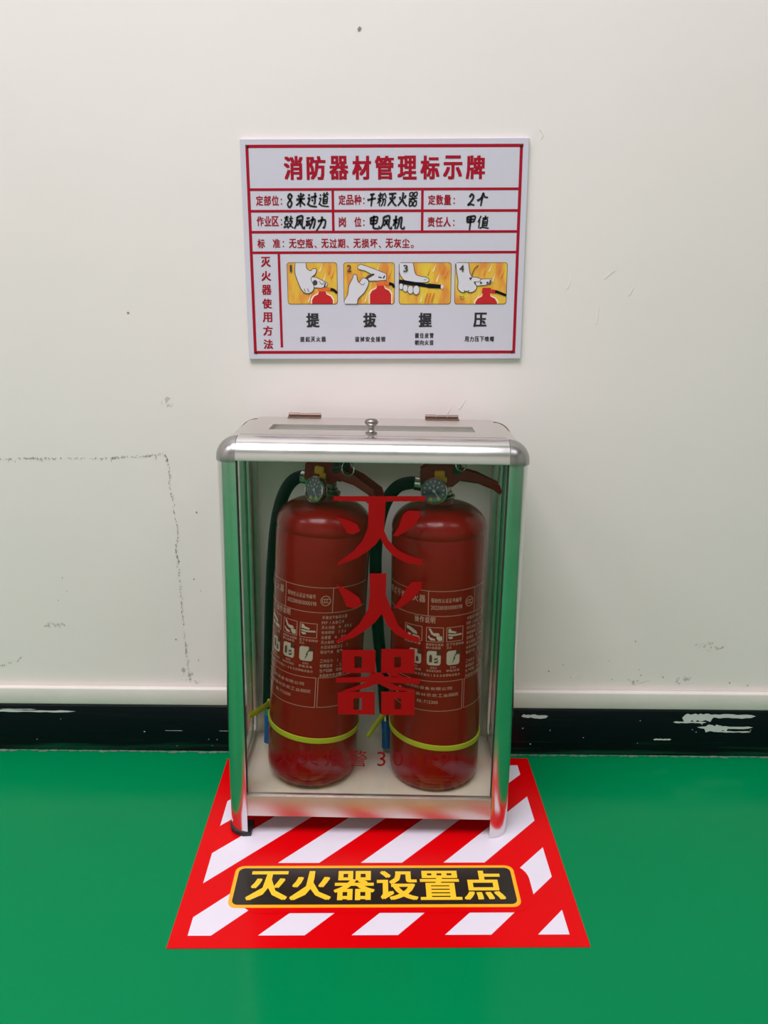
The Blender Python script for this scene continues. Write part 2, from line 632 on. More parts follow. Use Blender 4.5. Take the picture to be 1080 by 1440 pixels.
for x, z, s in ((0.263, 0.146, .0016), (0.286, 0.157, .001), (0.367, 0.132, .001), (-0.045, 1.083, .0028), (-0.384, 0.711, .002), (0.523, 0.19, .001), (0.41, 0.15, .001),
                (0.414, 0.14, .0011), (0.36, 0.165, .0009), (0.45, 0.137, .0013), (0.40, 0.20, .0012), (-0.30, 0.41, .0014), (-0.31, 0.30, .0014), (-0.31, 0.16, .001), (-0.345, 0.196, .0013),
                (-0.52, 0.30, .0009), (-0.515, 0.278, .0008), (-0.53, 0.262, .0008), (-0.30, 0.28, .0008), (0.30, 0.135, .0008), (0.56, 0.128, .0014), (0.59, 0.124, .0012)):
    ragged(bm, x - s, x + s, z - s * 1.2, z + s * 1.2, wl, 4)
link('paint_speck', bm, M['pencil'], wall)
bm = bmesh.new()
for pts in ([(0.103, 0.574), (0.108, 0.58), (0.112, 0.588)], [(0.085, 0.566), (0.089, 0.572), (0.09, 0.579)], [(0.254, 0.748), (0.258, 0.757), (0.257, 0.77)], [(0.308, 0.763), (0.313, 0.768), (0.322, 0.775)], [(-0.24, 0.472), (-0.232, 0.466)],
            [(0.30, 0.134), (0.312, 0.143)], [(0.40, 0.123), (0.43, 0.133)], [(0.203, 0.962), (0.208, 0.955), (0.206, 0.948)], [(0.30, 0.70), (0.302, 0.73)], [(0.345, 0.74), (0.35, 0.752)]):
    stroke(bm, pts, 0.0022, wl)
link('paint_scratch', bm, M['pencil_pale'], wall)
bm = bmesh.new()
for a in ((0.495, 0.545, 0.182, 0.202), (0.385, 0.425, 0.122, 0.135), (0.47, 0.50, 0.122, 0.14), (-0.345, -0.318, 0.116, 0.15), (-0.335, -0.295, 0.115, 0.125), (-0.56, -0.52, 0.212, 0.226), (-0.345, -0.325, 0.57, 0.59)):
    xa, xb, za, zb2 = a
    poly(bm, [((xa + xb) / 2 + (xb - xa) / 2 * math.cos(k * PI / 10) * rnd.uniform(.75, 1), (za + zb2) / 2 + (zb2 - za) / 2 * math.sin(k * PI / 10) * rnd.uniform(.75, 1)) for k in range(20)], wl)
link('smudge', bm, M['smudge'], wall)

# ================================================================== WALL SIGN
sign = empty('safety_sign', (-0.00956, 0.0, 0.79695), 'white rectangular notice board with red ruled table and four yellow pictures on the wall', 'sign')
sign.rotation_euler = (0, 0.0, 0)
sign.matrix_world = Matrix.Translation((-0.00956, 0, 0.79695)) @ Matrix.Rotation(-0.0079, 4, 'Y')
bm = bmesh.new()
box(bm, -0.2, 0.2, -0.0055, -0.0005, -0.15, 0.15, 0, 0.0008)
link('board', bm, M['sign'], sign)


def sg(d):
    return lambda u, v: (u * 0.001, -0.0055 - d - LIFT[0], v * 0.001)


bm = bmesh.new()
S1 = sg(0.0002)


def hline(x0, x1, z, t=3.6):
    poly(bm, [(x0, z - t / 2), (x1, z - t / 2), (x1, z + t / 2), (x0, z + t / 2)], S1)


def vline(x, z0, z1, t=3.6):
    poly(bm, [(x - t / 2, z0), (x + t / 2, z0), (x + t / 2, z1), (x - t / 2, z1)], sg(0.00025))


hline(-192.4, 192.2, 140, 4.2)
hline(-192.4, 190.5, -140, 4.2)
vline(-190.3, -142, 142, 4.2)
vline(189.4, -142, 142, 4.2)
for z in (84, 55.5, 27.5, -0.3):
    hline(-189, 188, z)
vline(-72.4, 27.5, 84)
vline(53.3, 27.5, 84)
vline(-151, -133, -0.3)
link('ruled_table', bm, M['sign_red'], sign)
bm = bmesh.new()
S2 = sg(0.0003)
chars(bm, '消防器材管理标示牌', -142.5, 142.5, 96.5, 127.5, S2, 0, 0.042, 0.84)
link('red_lettering', bm, M['sign_red'], sign, 'keep')
bm = bmesh.new()
def colon(bm, x, zc):
    for dz in (-3.4, 2.6):
        poly(bm, [(x - .9, zc + dz - .9), (x + .9, zc + dz - .9), (x + .9, zc + dz + .9), (x - .9, zc + dz + .9)], S2)


for s, x0, x1, zc, xcol in (('定部位', -181, -148, 69.5, -144.8), ('定品种', -65, -32, 70.2, -28.8), ('定数量', 61, 94, 69.8, 98), ('作业区', -181, -149, 42.3, -145.6),
                            ('责任人', 60.5, 94, 40.6, 98), ('岗 位', -65, -32, 41, -29)):
    bm = bmesh.new()
    chars(bm, s, x0, x1, zc - 6.6, zc + 6.6, S2, 0, 0.03, 0.92)
    colon(bm, xcol, zc - 1)
    link('red_lettering', bm, M['sign_red'], sign, 'keep')
bm = bmesh.new()
chars(bm, '标', -181.5, -170, 6, 18.4, S2, 0, 0.03, 0.92)
chars(bm, '准', -159.5, -148, 6, 18.4, S2, 0, 0.03, 0.92)
for dz in (8.3, 14.6):
    poly(bm, [(-144.9, dz - .9), (-143.1, dz - .9), (-143.1, dz + .9), (-144.9, dz + .9)], S2)
x = -136.5
for seg_, end in (('无空瓶', '、'), ('无过期', '、'), ('无损坏', '、'), ('无灰尘', '。')):
    chars(bm, seg_, x, x + 35.4, 6, 18.4, S2, 0, 0.03, 0.9)
    if end == '、':
        poly(bm, [(x + 36.5, 8.6), (x + 39.4, 5.6), (x + 40.2, 6.2), (x + 38, 9.4)], S2)
    else:
        ring_poly(bm, [(x + 38.6 + 2.2 * math.cos(k), 7.6 + 2.2 * math.sin(k)) for k in [i * PI / 6 for i in range(12)]],
                  [(x + 38.6 + 1.2 * math.cos(k), 7.6 + 1.2 * math.sin(k)) for k in [i * PI / 6 for i in range(12)]], S2)
    x += 45.8
link('red_lettering', bm, M['sign_red'], sign, 'keep')
bm = bmesh.new()
for i, ch in enumerate('灭火器使用方法'):
    zc = -12.8 - i * 19.25
    text(bm, ch, -177 - 0.15 * i, -163 - 0.15 * i, zc - 6.9, zc + 6.9, S2, 0, 0.035)
link('red_lettering', bm, M['sign_red'], sign, 'keep')
black = []
for ch, xc in (('提', -104.5), ('拔', -21.6), ('握', 59.1), ('压', 138.7)):
    bm = bmesh.new()
    text(bm, ch, xc - 9.6, xc + 9.6, -104.4, -83.8, S2, 0, 0.045)
    for s, a, b, z in (('提起灭火器', -124.5, -85.5, -125), ('拔掉安全插销', -44, 1.6, -125), ('握住皮管', 43.6, 72.2, -119.8), ('朝向火苗', 43.6, 72.2, -130), ('用力压下喷嘴', 116.4, 160.6, -125)):
        if abs((a + b) / 2 - xc) < 20:
            chars(bm, s, a, b, z, z + 7.4, S2, 0, 0.035, 0.84)
    link('black_lettering', bm, M['ink_print'], sign, 'keep')

# handwriting: brush strokes in a 0..1 cell per character (x right, y up)
HW = {
    '8': [[(.75, .8), (.45, .95), (.25, .75), (.5, .55), (.75, .3), (.5, .02), (.22, .25), (.5, .52), (.78, .82)]],
    '米': [[(.22, .85), (.36, .66)], [(.82, .92), (.62, .68)], [(.05, .52), (.95, .6)], [(.5, 1), (.5, .0)], [(.5, .5), (.3, .25), (.05, .12)], [(.5, .5), (.7, .3), (1, .12)]],
    '过': [[(.12, .9), (.2, .76)], [(.02, .58), (.24, .6), (.14, .3), (.02, .14)], [(.1, .2), (.4, .06), (1.05, .0)], [(.36, .66), (.98, .76)], [(.78, 1), (.8, .3), (.66, .2)], [(.5, .52), (.58, .38)]],
    '道': [[(.12, .88), (.2, .74)], [(.02, .56), (.22, .58), (.12, .3), (.02, .14)], [(.08, .2), (.4, .06), (1.08, .0)], [(.48, 1), (.56, .88)], [(.86, 1.04), (.74, .88)], [(.36, .82), (1, .88)], [(.62, .84), (.5, .68)], [(.46, .66), (.46, .2)], [(.46, .66), (.86, .7), (.86, .2)], [(.46, .5), (.84, .52)], [(.46, .36), (.84, .38)], [(.46, .22), (.84, .22)]],
    '干': [[(.3, .84), (.82, .92)], [(.02, .46), (1, .6)], [(.56, .9), (.5, .0)]],
    '粉': [[(.08, .86), (.16, .7)], [(.46, .92), (.36, .72)], [(.0, .52), (.5, .62)], [(.28, 1), (.26, .0)], [(.26, .5), (.02, .2)], [(.28, .5), (.44, .34)], [(.66, .92), (.5, .56)], [(.76, .98), (1.02, .6)], [(.52, .48), (.9, .52), (.86, .1), (.74, .06)], [(.7, .5), (.6, .2), (.44, .0)]],
    '灭': [[(.08, .88), (.94, .94)], [(.24, .66), (.32, .46)], [(.84, .72), (.66, .5)], [(.52, .9), (.46, .45), (.04, .02)], [(.5, .46), (.7, .2), (1.05, .0)]],
    '火': [[(.16, .68), (.26, .46)], [(.86, .78), (.68, .54)], [(.54, 1), (.46, .48), (.02, .02)], [(.5, .46), (.72, .2), (1.06, .0)]],
    '器': [[(.12, .96), (.12, .72), (.4, .74), (.42, .98), (.12, .96)], [(.6, .98), (.6, .74), (.9, .76), (.92, 1), (.6, .98)], [(.02, .5), (1, .58)], [(.5, .68), (.36, .46), (.04, .32)], [(.54, .54), (.7, .42), (1, .34)], [(.14, .3), (.14, .02), (.42, .04), (.42, .3), (.14, .3)], [(.6, .3), (.6, .02), (.9, .04), (.92, .32), (.6, .3)], [(.7, .7), (.78, .62)]],
    '2': [[(.2, .75), (.45, 1), (.72, .78), (.5, .4), (.1, .05), (.45, .12), (.95, .04)]],
    '个': [[(.02, .4), (.4, .62), (.55, 1), (.7, .72), (1.05, .66)], [(.5, .72), (.42, .0)]],
    '鼓': [[(.06, .84), (.52, .9)], [(.28, 1), (.28, .7)], [(.1, .7), (.48, .74)], [(.14, .58), (.14, .36), (.46, .38), (.46, .6), (.14, .58)], [(.16, .3), (.22, .18)], [(.44, .32), (.38, .2)], [(.0, .08), (.56, .16)], [(.56, .74), (1, .8)], [(.76, 1), (.74, .56)], [(.6, .54), (.92, .58), (.74, .26), (.46, .0)], [(.62, .44), (.8, .2), (1.08, .04)]],
    '风': [[(.24, .92), (.22, .4), (.0, .0)], [(.24, .9), (.8, .98), (.78, .4), (.86, .1), (1.08, .02), (1.06, .2)], [(.66, .76), (.5, .46), (.3, .24)], [(.36, .72), (.54, .48), (.7, .26)]],
    '动': [[(.06, .82), (.42, .88)], [(.0, .56), (.48, .64)], [(.26, .6), (.08, .26), (.42, .36)], [(.36, .5), (.46, .26)], [(.5, .66), (.96, .74), (.9, .14), (.76, .12)], [(.74, .98), (.68, .5), (.42, .0)]],
    '力': [[(.1, .62), (.88, .72), (.84, .14), (.66, .16)], [(.54, 1), (.46, .5), (.0, -.15)]],
    '电': [[(.14, .84), (.18, .36)], [(.14, .82), (.8, .9), (.76, .4)], [(.16, .62), (.78, .66)], [(.18, .38), (.76, .42)], [(.46, 1.02), (.46, .2), (.6, .04), (1.04, .04), (1.02, .24)]],
    '机': [[(.0, .66), (.48, .74)], [(.26, 1.04), (.26, .0)], [(.26, .62), (.02, .24)], [(.28, .6), (.44, .44)], [(.6, .84), (.58, .4), (.42, .02)], [(.6, .82), (.84, .86), (.82, .2), (.94, .04), (1.14, .04), (1.14, .2)]],
    '甲': [[(.14, .92), (.18, .48)], [(.14, .9), (.88, .96), (.8, .5)], [(.18, .7), (.8, .74)], [(.18, .5), (.8, .54)], [(.5, .94), (.48, -.12)]],
    '值': [[(.26, 1), (.0, .5)], [(.16, .7), (.14, .02)], [(.4, .8), (.96, .88)], [(.68, 1.02), (.64, .7)], [(.46, .68), (.46, .16)], [(.46, .68), (.88, .72), (.88, .16)], [(.48, .52), (.86, .54)], [(.48, .38), (.86, .4)], [(.48, .24), (.86, .24)], [(.24, .02), (.5, .1), (1.1, .02)]],
}
S3 = sg(0.0004)


def handwrite(s, x0, x1, z0, z1, dz=0.0):
    n = len(s)
    cw = (x1 - x0) / n
    for i, ch in enumerate(s):
        a, ww = x0 + cw * i + cw * 0.06, cw * 0.84
        zz = z0 + dz * i
        for st in HW[ch]:
            stroke(bm, [(a + px * ww + (py - .5) * 1.4, zz + py * (z1 - z0)) for px, py in st], 3.1 if len(HW[ch]) < 8 else 2.3, S3, 0, 0.3)


for group_ in ((('8', -139, -126, 60, 79), ('米过道', -125.5, -77, 61, 79.5, 0.2)), (('干粉灭火器', -25, 47.5, 61.5, 79.5, 0.1),),
               (('2', 116, 129, 62, 77), ('个', 129, 146, 61.5, 78.5)), (('鼓风动力', -143.5, -81, 32.5, 49.5, -0.4),),
               (('电风机', -23, 28, 31.5, 49, -0.2),), (('甲值', 113, 148.5, 31.5, 48.5),)):
    bm = bmesh.new()
    for g_ in group_:
        handwrite(*g_)
    link('handwriting', bm, M['ink'], sign, 'keep')
for u, v in ((-189.3, 139.8), (189, 139.4), (-189.4, -140.5), (186.9, -140.1)):
    bm = bmesh.new()
    lathe(bm, [(0, 0.0016), (0.0012, 0.0014), (0.0018, 0.0006), (0.0019, 0)], 14, 0, axis_matrix((u / 1000, -0.0055, v / 1000), (0, -1, 0)))
    link('nail', bm, M['nail'], sign, True)


# the four how-to pictures (0..72 wide, 0..58 high, y up)
def picture(x0, z0, w_, h_, num, idx):
    bm = bmesh.new()
    mats = [M['pic_line'], M['fire'], M['pic_hand'], M['pic_red'], M['pic_orange'], M['pic_cream'], M['hose']]
    cnt = [0]

    def lay(pts, mi, raw=False):
        cnt[0] += 1
        d = 0.0002 + 0.00006 * cnt[0]
        q = []
        for a, b in pts:
            if not raw:
                a, b = min(max(a, .9), 71.1), min(max(b, .9), 57.1)
            q.append((x0 + a / 72 * w_, z0 + b / 58 * h_))
        poly(bm, q, sg(d), mi)

    def smooth_poly(pts):
        P = catmull([(a, b, 0) for a, b in pts + [pts[0]]], 5)
        return [(p.x, p.y) for p in P[:-1]]

    def outl(pts, mi, grow=0.9, sm=True):
        q = smooth_poly(pts) if sm else pts
        cx = sum(p[0] for p in q) / len(q)
        cy = sum(p[1] for p in q) / len(q)
        n = len(q)
        big = []
        area_ = sum(q[i][0] * q[(i + 1) % n][1] - q[(i + 1) % n][0] * q[i][1] for i in range(n))
        sgn = 1 if area_ > 0 else -1
        for i in range(n):
            a, b = q[i - 1], q[(i + 1) % n]
            tx, ty = b[0] - a[0], b[1] - a[1]
            l = math.hypot(tx, ty) or 1
            big.append((q[i][0] + sgn * ty / l * grow, q[i][1] - sgn * tx / l * grow))
        lay(big, 0)
        lay(q, mi)

    def line(pts, wd=1.0, mi=0):
        cnt[0] += 1
        d = 0.0002 + 0.00006 * cnt[0]
        stroke(bm, [(x0 + a / 72 * w_, z0 + b / 58 * h_) for a, b in pts], wd, sg(d), mi, 0.2)

    lay(rrect(0, 72, 0, 58, 4), 0, True)
    lay(rrect(.7, 71.3, .7, 57.3, 3.6), 1, True)
    for k in range(7):
        fx, fy = [(40, 44), (52, 36), (60, 46), (47, 50), (64, 40), (30, 8), (24, 20)][k]
        lay([(fx - 1.6, fy - 5), (fx + 1, fy - 4), (fx + 4, fy + 8)], 5 if k % 2 else 4)
    if idx in (0, 1, 3):
        bx = {0: 50, 1: 52, 3: 44}[idx]
        t = {0: 12, 1: 20, 3: 9}[idx]
        body = [(bx - 15, 0), (bx - 15, t - 6), (bx - 12, t - 1), (bx - 6, t + 2), (bx - 5, t + 6), (bx + 5, t + 6), (bx + 6, t + 2), (bx + 12, t - 1), (bx + 15, t - 6), (bx + 15, 0)]
        lay([(bx + (a - bx) * 1.12, b + (1.4 if b > 0 else 0)) for a, b in body], 5)
        lay(body, 3)
        vb = t + 6
        lay([(bx - 6.5, vb), (bx + 7, vb), (bx + 6, vb + 8), (bx - 5.5, vb + 8)], 3 if idx == 3 else 4)
        lay([(bx + 7, vb + 1), (bx + 13, vb), (bx + 13, vb + 5), (bx + 7, vb + 6)], 3 if idx == 3 else 4)
        line([(bx + 12, vb + 3), (bx + 17, vb + 1.5), (72 - .8, vb - 2.5)], 4.2, 6)
    if idx == 0:
        outl([(34, 38), (35, 24), (48, 23), (56, 25), (58, 29), (52, 32), (42, 37)], 2, .8, False)
        outl([(13, 60), (12, 45), (15, 34), (20, 22), (26, 16), (34, 17), (38, 24), (34, 34), (35, 38), (40, 42), (42, 48), (38, 49), (34, 46), (28, 50), (26, 60)], 2)
        lay([(40 + 3.4 * math.cos(k * PI / 6), 30 + 3.8 * math.sin(k * PI / 6)) for k in range(12)], 0)
        line([(24, 22), (26, 17)])
        line([(29, 22), (31, 17)])
        line([(53, 24), (55, 30)], 2)
        line([(46, 32), (50, 28), (53, 31)], .7)
    if idx == 1:
        outl([(20, 52), (24, 55), (34, 52), (50, 46), (60, 42), (60, 34), (48, 33), (36, 33), (34, 37), (40, 42), (30, 47), (21, 49)], 2, .8, False)
        lay([(28, 34), (34, 40), (42, 43), (44, 41), (35, 36), (31, 30)], 0)
        outl([(0, 4), (6, 14), (8, 26), (13, 36), (15, 41), (18, 40), (19, 34), (22, 30), (27, 36), (32, 35), (35, 31), (33, 24), (28, 16), (20, 8), (17, 0), (0, 0)], 2)
        line([(56, 36), (58, 40)], 2)
        line([(22, 30), (27, 27), (30, 30)], .8)
        line([(49, 38), (54, 37)], 1.6)
    if idx == 2:
        outl([(1, 60), (1, 46), (4, 38), (10, 33), (26, 31), (38, 31), (41, 34), (38, 37), (28, 39), (22, 43), (17, 60)], 2)
        line([(0, 32), (20, 29), (46, 25), (60, 25)], 5.6, 6)
        line([(40, 26), (60, 24.5)], 6.4, 6)
        lay([(59.5 + 2 * math.cos(k * PI / 6), 24.6 + 3.2 * math.sin(k * PI / 6)) for k in range(12)], 2)
        for fx, fy, fr in ((3, 25, 3.6), (9, 22.5, 4.2), (16, 20.5, 4.8), (24, 20, 5.4)):
            outl([(fx + fr * .8 * math.cos(k * PI / 5), fy + fr * 1.15 * math.sin(k * PI / 5)) for k in range(10)], 2, .7, False)
        line([(34, 34), (38, 35)], .7)
        for fx in (36, 40, 45):
            line([(fx, 2), (fx + 1.5, 9), (fx + 4, 16)], 1.8, 4)
    if idx == 3:
        outl([(28, 33), (30, 26), (42, 27), (50, 30), (51, 35), (40, 35)], 2, .8, False)
        outl([(1, 60), (3, 44), (5, 32), (5, 22), (11, 17), (16, 19), (21, 17), (27, 19), (30, 24), (26, 31), (33, 32), (35, 35), (30, 37), (24, 38), (20, 44), (16, 60)], 2)
        line([(32, 54), (26, 48), (22, 35)], 1.1)
        lay([(19.5, 37), (24.5, 37.5), (21.2, 33)], 0)
        line([(13, 20), (15, 16)])
        line([(19, 20), (20, 16)])
        line([(7, 12), (10, 10), (13, 12)], .9)
        line([(8, 9), (11, 7), (14, 9)], .9)
        for fx in (36, 45):
            lay([(fx + 1.6 * math.cos(k * PI / 4), 30 + 1.6 * math.sin(k * PI / 4)) for k in range(8)], 0)
        line([(48, 28), (49, 34)], 2.2)
    nx0 = {0: 4.5, 1: 5, 2: 6, 3: 6}[idx]
    cnt[0] += 1
    text(bm, num, x0 + nx0 / 72 * w_, x0 + (nx0 + (3 if num == '1' else 6.4)) / 72 * w_, z0 + 45 / 58 * h_, z0 + 54.5 / 58 * h_, sg(0.0002 + 0.00006 * cnt[0]), 0, 0.03)
    link('pictogram', bm, mats, sign, 'keep')


for i, (a, b, c, d) in enumerate(((-140.2, -71.8, -67.8, -13.6), (-58.9, -72, 14.6, -13.8), (20.6, -72.2, 95.9, -14), (100.9, -72.3, 176.1, -14.2))):
    picture(a, b, c - a, d - b, str(i + 1), i)

# ================================================================== FLOOR STICKER
MX, MY, MROT, MW, MD = -0.00785, -0.4303, 0.01914, 0.4942, 0.4000
sticker = empty('floor_sticker', (MX, MY, 0), 'red and white striped square sticker with black caption on the green floor', 'floor sticker')
sticker.matrix_world = Matrix.Translation((MX, MY, 0)) @ Matrix.Rotation(MROT, 4, 'Z')


def clip(pts, a, b, c):
    """keep a*x+b*y<=c"""
    out = []
    for i in range(len(pts)):
        p, q = pts[i], pts[(i + 1) % len(pts)]
        dp, dq = a * p[0] + b * p[1] - c, a * q[0] + b * q[1] - c
        if dp <= 0:
            out.append(p)
        if (dp < 0 < dq) or (dq < 0 < dp):
            t = dp / (dp - dq)
            out.append((p[0] + (q[0] - p[0]) * t, p[1] + (q[1] - p[1]) * t))
    return out


bm = bmesh.new()
box(bm, -MW / 2, MW / 2, 0, MD, 0.0002, 0.0008, 0)
for k in range(-6, 7):
    lo, hi = 0.1125 + 0.1175 * k, 0.1125 + 0.1175 * k + 0.0585
    s = 1.06
    P = [(-.2265, .019), (.2268, .019), (.2268, .379), (-.2265, .379)]
    P = clip(P, s, -1, -lo)
    P = clip(P, -s, 1, hi) if len(P) > 2 else P
    if len(P) > 2:
        poly(bm, P, lambda x, y: (x, y, 0.0010), 1)
poly(bm, rrect(-.176, .1965, .0545, .1455, .032, 8), lambda x, y: (x, y, 0.0012), 0)
link('striped_sheet', bm, [M['mat_red'], M['mat_white']], sticker)
bm = bmesh.new()
a_, b_ = rrect(-.1885, .1785, .0635, .1392, .011), rrect(-.1838, .1738, .0682, .1345, .008)
prism(bm, a_, lambda x, y: (x, y, 0.0012), lambda x, y: (x, y, 0.0016), 1)
poly(bm, b_, lambda x, y: (x, y, 0.0018), 0)
cap = link('caption_panel', bm, [M['cap_black'], M['cap_orange']], sticker)
bm = bmesh.new()
chars(bm, '灭火器设置点', -.1695, .162, .0752, .1283, lambda x, y: (x, y, 0.0021 + LIFT[0]), 0, 0.028, 0.95)
link('caption_lettering', bm, M['cap_yellow'], cap)

# ================================================================== CABINET
CX, X0, X1, YF, YB, ZT = -0.0257, -0.2222, 0.1708, -0.2315, -0.0350, 0.5615
TILT = 0.0082       # the pad under the left front foot lifts that side a little
cab = empty('extinguisher_cabinet', (CX, (YF + YB) / 2, 0.0012), 'aluminium framed glass cabinet housing two red extinguishers against the wall', 'cabinet')
CI = Matrix.Translation((-CX, -(YF + YB) / 2, 0))
cab.matrix_world = Matrix.Translation((X1, 0, 0)) @ Matrix.Rotation(TILT, 4, 'Y') @ Matrix.Translation((CX - X1, (YF + YB) / 2, 0))


def cpart(name, bm, m, smooth=True, parent=None, angle=40):
    bm.transform(CI)
    return link(name, bm, m, parent or cab, smooth, angle)


PR = 0.0255      # radius of the rounded corner profile


def corner_profile(n=10):
    """quarter-round profile in local (a towards outside x, b towards outside y) with flat inner legs"""
    pts = [(-PR, 0.0)]
    for k in range(n + 1):
        t = PI / 2 - PI / 2 * k / n
        pts.append((-PR + PR * math.cos(t), -PR + PR * math.sin(t)))
    pts = pts[1:]
    return pts + [(0, -PR - 0.004), (-0.006, -PR - 0.004), (-0.006, -PR), (-PR + 0.004, -PR + 0.012), (-PR, -0.006), (-PR - 0.0015, -0.006), (-PR - 0.0015, 0)]


def qpost(xs, ys, z0, z1):
    bm = bmesh.new()
    xo, yo = (X1 if xs > 0 else X0), (YB if ys > 0 else YF)
    prism(bm, corner_profile(), lambda a, b: (xo + xs * a, yo + ys * b, z0), lambda a, b: (xo + xs * a, yo + ys * b, z1))
    return bm


ZP = ZT - 0.027
for xs in (-1, 1):
    for ys in (-1, 1):
        zf = 0.0014 if not (xs < 0 and ys < 0) else 0.0040
        p = cpart('post', qpost(xs, ys, zf, ZP), M['alu'])
        if ys < 0:
            bm = bmesh.new()
            xi = (X1 if xs > 0 else X0) - xs * (PR + 0.0022)
            box(bm, xi - 0.0008, xi + 0.0008, YF + 0.0012, YF + 0.006, 0.066, ZP)
            cpart('seal_strip', bm, M['seam'], False, p)
        if zf > 0.003:
            bm = bmesh.new()
            xo, yo = X0 - 0.0015, YF - 0.0015
            pts = [(PR * math.cos(t) , PR * math.sin(t)) for t in [PI / 2 * k / 10 for k in range(11)]]
            pts = [(xo + 0.026 - a * 1.06, yo + 0.026 - b * 1.06) for a, b in pts] + [(xo + 0.034, yo), (xo + 0.034, yo + 0.03)]
            pts = [(xo, yo + 0.03), (xo, yo + 0.022), (xo + .004, yo + .011), (xo + .011, yo + .004), (xo + .022, yo), (xo + .033, yo + 0.001), (xo + .033, yo + .03)]
            prism(bm, pts, lambda x, y: (x, y, -0.0022), lambda x, y: (x, y, 0.0040))
            f = cpart('foot_pad', bm, M['rubber'], False)
            f['label'] = 'black rubber foot pad'

# top rails (rounded along the length) and rounded corner caps
RT = 0.0265


def rail_profile(n=10):
    """outline in (depth inward d, height h below top)"""
    pts = []
    for k in range(n + 1):
        t = PI / 2 * k / n
        pts.append((RT - RT * math.sin(t), RT - RT * math.cos(t)))
    # from (RT,0) top to (0,RT) outside
    return [(0.0345, 0.0), (RT, 0.0)] + pts[1:] + [(0, RT + 0.0010), (0.010, RT + 0.0010), (0.012, 0.006), (0.0345, 0.0035)]


bm = bmesh.new()
prism(bm, rail_profile(), lambda d, h: (X0 + RT, YF + d, ZT - h), lambda d, h: (X1 - RT, YF + d, ZT - h))
cpart('top_rail', bm, M['alu'])
bm = bmesh.new()
prism(bm, rail_profile(), lambda d, h: (X0 + RT, YB - d * 0.7, ZT - h), lambda d, h: (X1 - RT, YB - d * 0.7, ZT - h))
cpart('top_rail', bm, M['alu_dull'])
for xs, xo in ((1, X0), (-1, X1)):
    bm = bmesh.new()
    prism(bm, rail_profile(), lambda d, h: (xo + xs * d, YF + RT, ZT - h - 0.0004), lambda d, h: (xo + xs * d, YB - RT * .7, ZT - h - 0.0004))
    cpart('top_rail', bm, M['alu_dull'])
for xs, xo in ((1, X0), (-1, X1)):
    for ys, yo in ((1, YF), (-1, YB)):
        bm = bmesh.new()
        ky = 1.0 if ys > 0 else 0.7
        n = 10
        rows = []
        for i in range(n + 1):
            ph = PI / 2 * i / n
            rows.append([bm.verts.new((xo + xs * (RT - 0.0004 - (RT + 0.0014) * math.cos(ph) * math.cos(PI / 2 * j / n)),
                                       yo + ys * ky * (RT - 0.0002 - (RT + 0.0010) * math.cos(ph) * math.sin(PI / 2 * j / n)),
                                       ZT - RT + (RT + 0.0004) * math.sin(ph))) for j in range(n + 1)])
        low = [bm.verts.new((v.co.x, v.co.y, ZT - RT - 0.0035)) for v in rows[0]]
        rows = [low] + rows
        for i in range(len(rows) - 1):
            for j in range(n):
                try:
                    bm.faces.new((rows[i][j], rows[i][j + 1], rows[i + 1][j + 1], rows[i + 1][j]))
                except ValueError:
                    pass
        bmesh.ops.remove_doubles(bm, verts=bm.verts, dist=1e-5)
        # close the two inner cut faces and the underside so the cap is solid
        bmesh.ops.holes_fill(bm, edges=bm.edges, sides=0)
        cpart('corner_cap', bm, M['corner'] if ys > 0 else M['alu_dull'], True, None, 55)

# lid: mitred frame with a sunk pane, knob in front and hinges behind
LX0, LX1, LY0, LY1 = X0 + 0.0275, X1 - 0.0275, YF + 0.0350, YB - 0.001
GX0, GX1, GY0, GY1 = -0.1650, 0.1085, -0.1550, -0.1080
lid = None
bm = bmesh.new()
zt, zb = ZT + 0.0005, ZT - 0.006
o4 = [(LX0, LY0), (LX1, LY0), (LX1, LY1), (LX0, LY1)]
i4 = [(GX0, GY0), (GX1, GY0), (GX1, GY1), (GX0, GY1)]
for k in range(4):
    a, b, c, d = o4[k], o4[(k + 1) % 4], i4[(k + 1) % 4], i4[k]
    prism(bm, [a, b, c, d], lambda x, y: (x, y, zb), lambda x, y: (x, y, zt))
lid = cpart('lid', bm, M['alu_dull'], False)
bm = bmesh.new()
box(bm, GX0 - 0.004, GX1 + 0.004, GY0 - 0.004, GY1 + 0.004, zb - 0.004, zb + 0.001)
cpart('lid_pane', bm, M['lid_panel'], False, lid)
bm = bmesh.new()
lathe(bm, [(0, 0), (0.0075, 0), (0.0078, 0.0015), (0.0045, 0.003), (0.0036, 0.008), (0.0042, 0.0095), (0.0080, 0.0125), (0.0090, 0.0150), (0.0076, 0.0178), (0.004, 0.0190), (0, 0.0192)], 28, 0, Matrix.Translation((-0.0286, -0.1770, zt)))
cpart('knob', bm, M['knob'], True, lid, 60)
for xa, xb in ((-0.1530, -0.1050), (0.0470, 0.0960)):
    bm = bmesh.new()
    yh, zh = YB + 0.002, ZT + 0.0035
    w3 = (xb - xa) / 3
    for k in range(3):
        lathe(bm, [(0, 0), (0.003 - 0.0004 * (k == 1), 0), (0.003 - 0.0004 * (k == 1), w3 - 0.0006), (0, w3 - 0.0006)], 14, 0, axis_matrix((xa + k * w3, yh, zh), (1, 0, 0)))
    box(bm, xa, xb, YB - 0.014, yh, ZT + 0.0005, ZT + 0.0018)
    cpart('hinge', bm, M['hinge'])

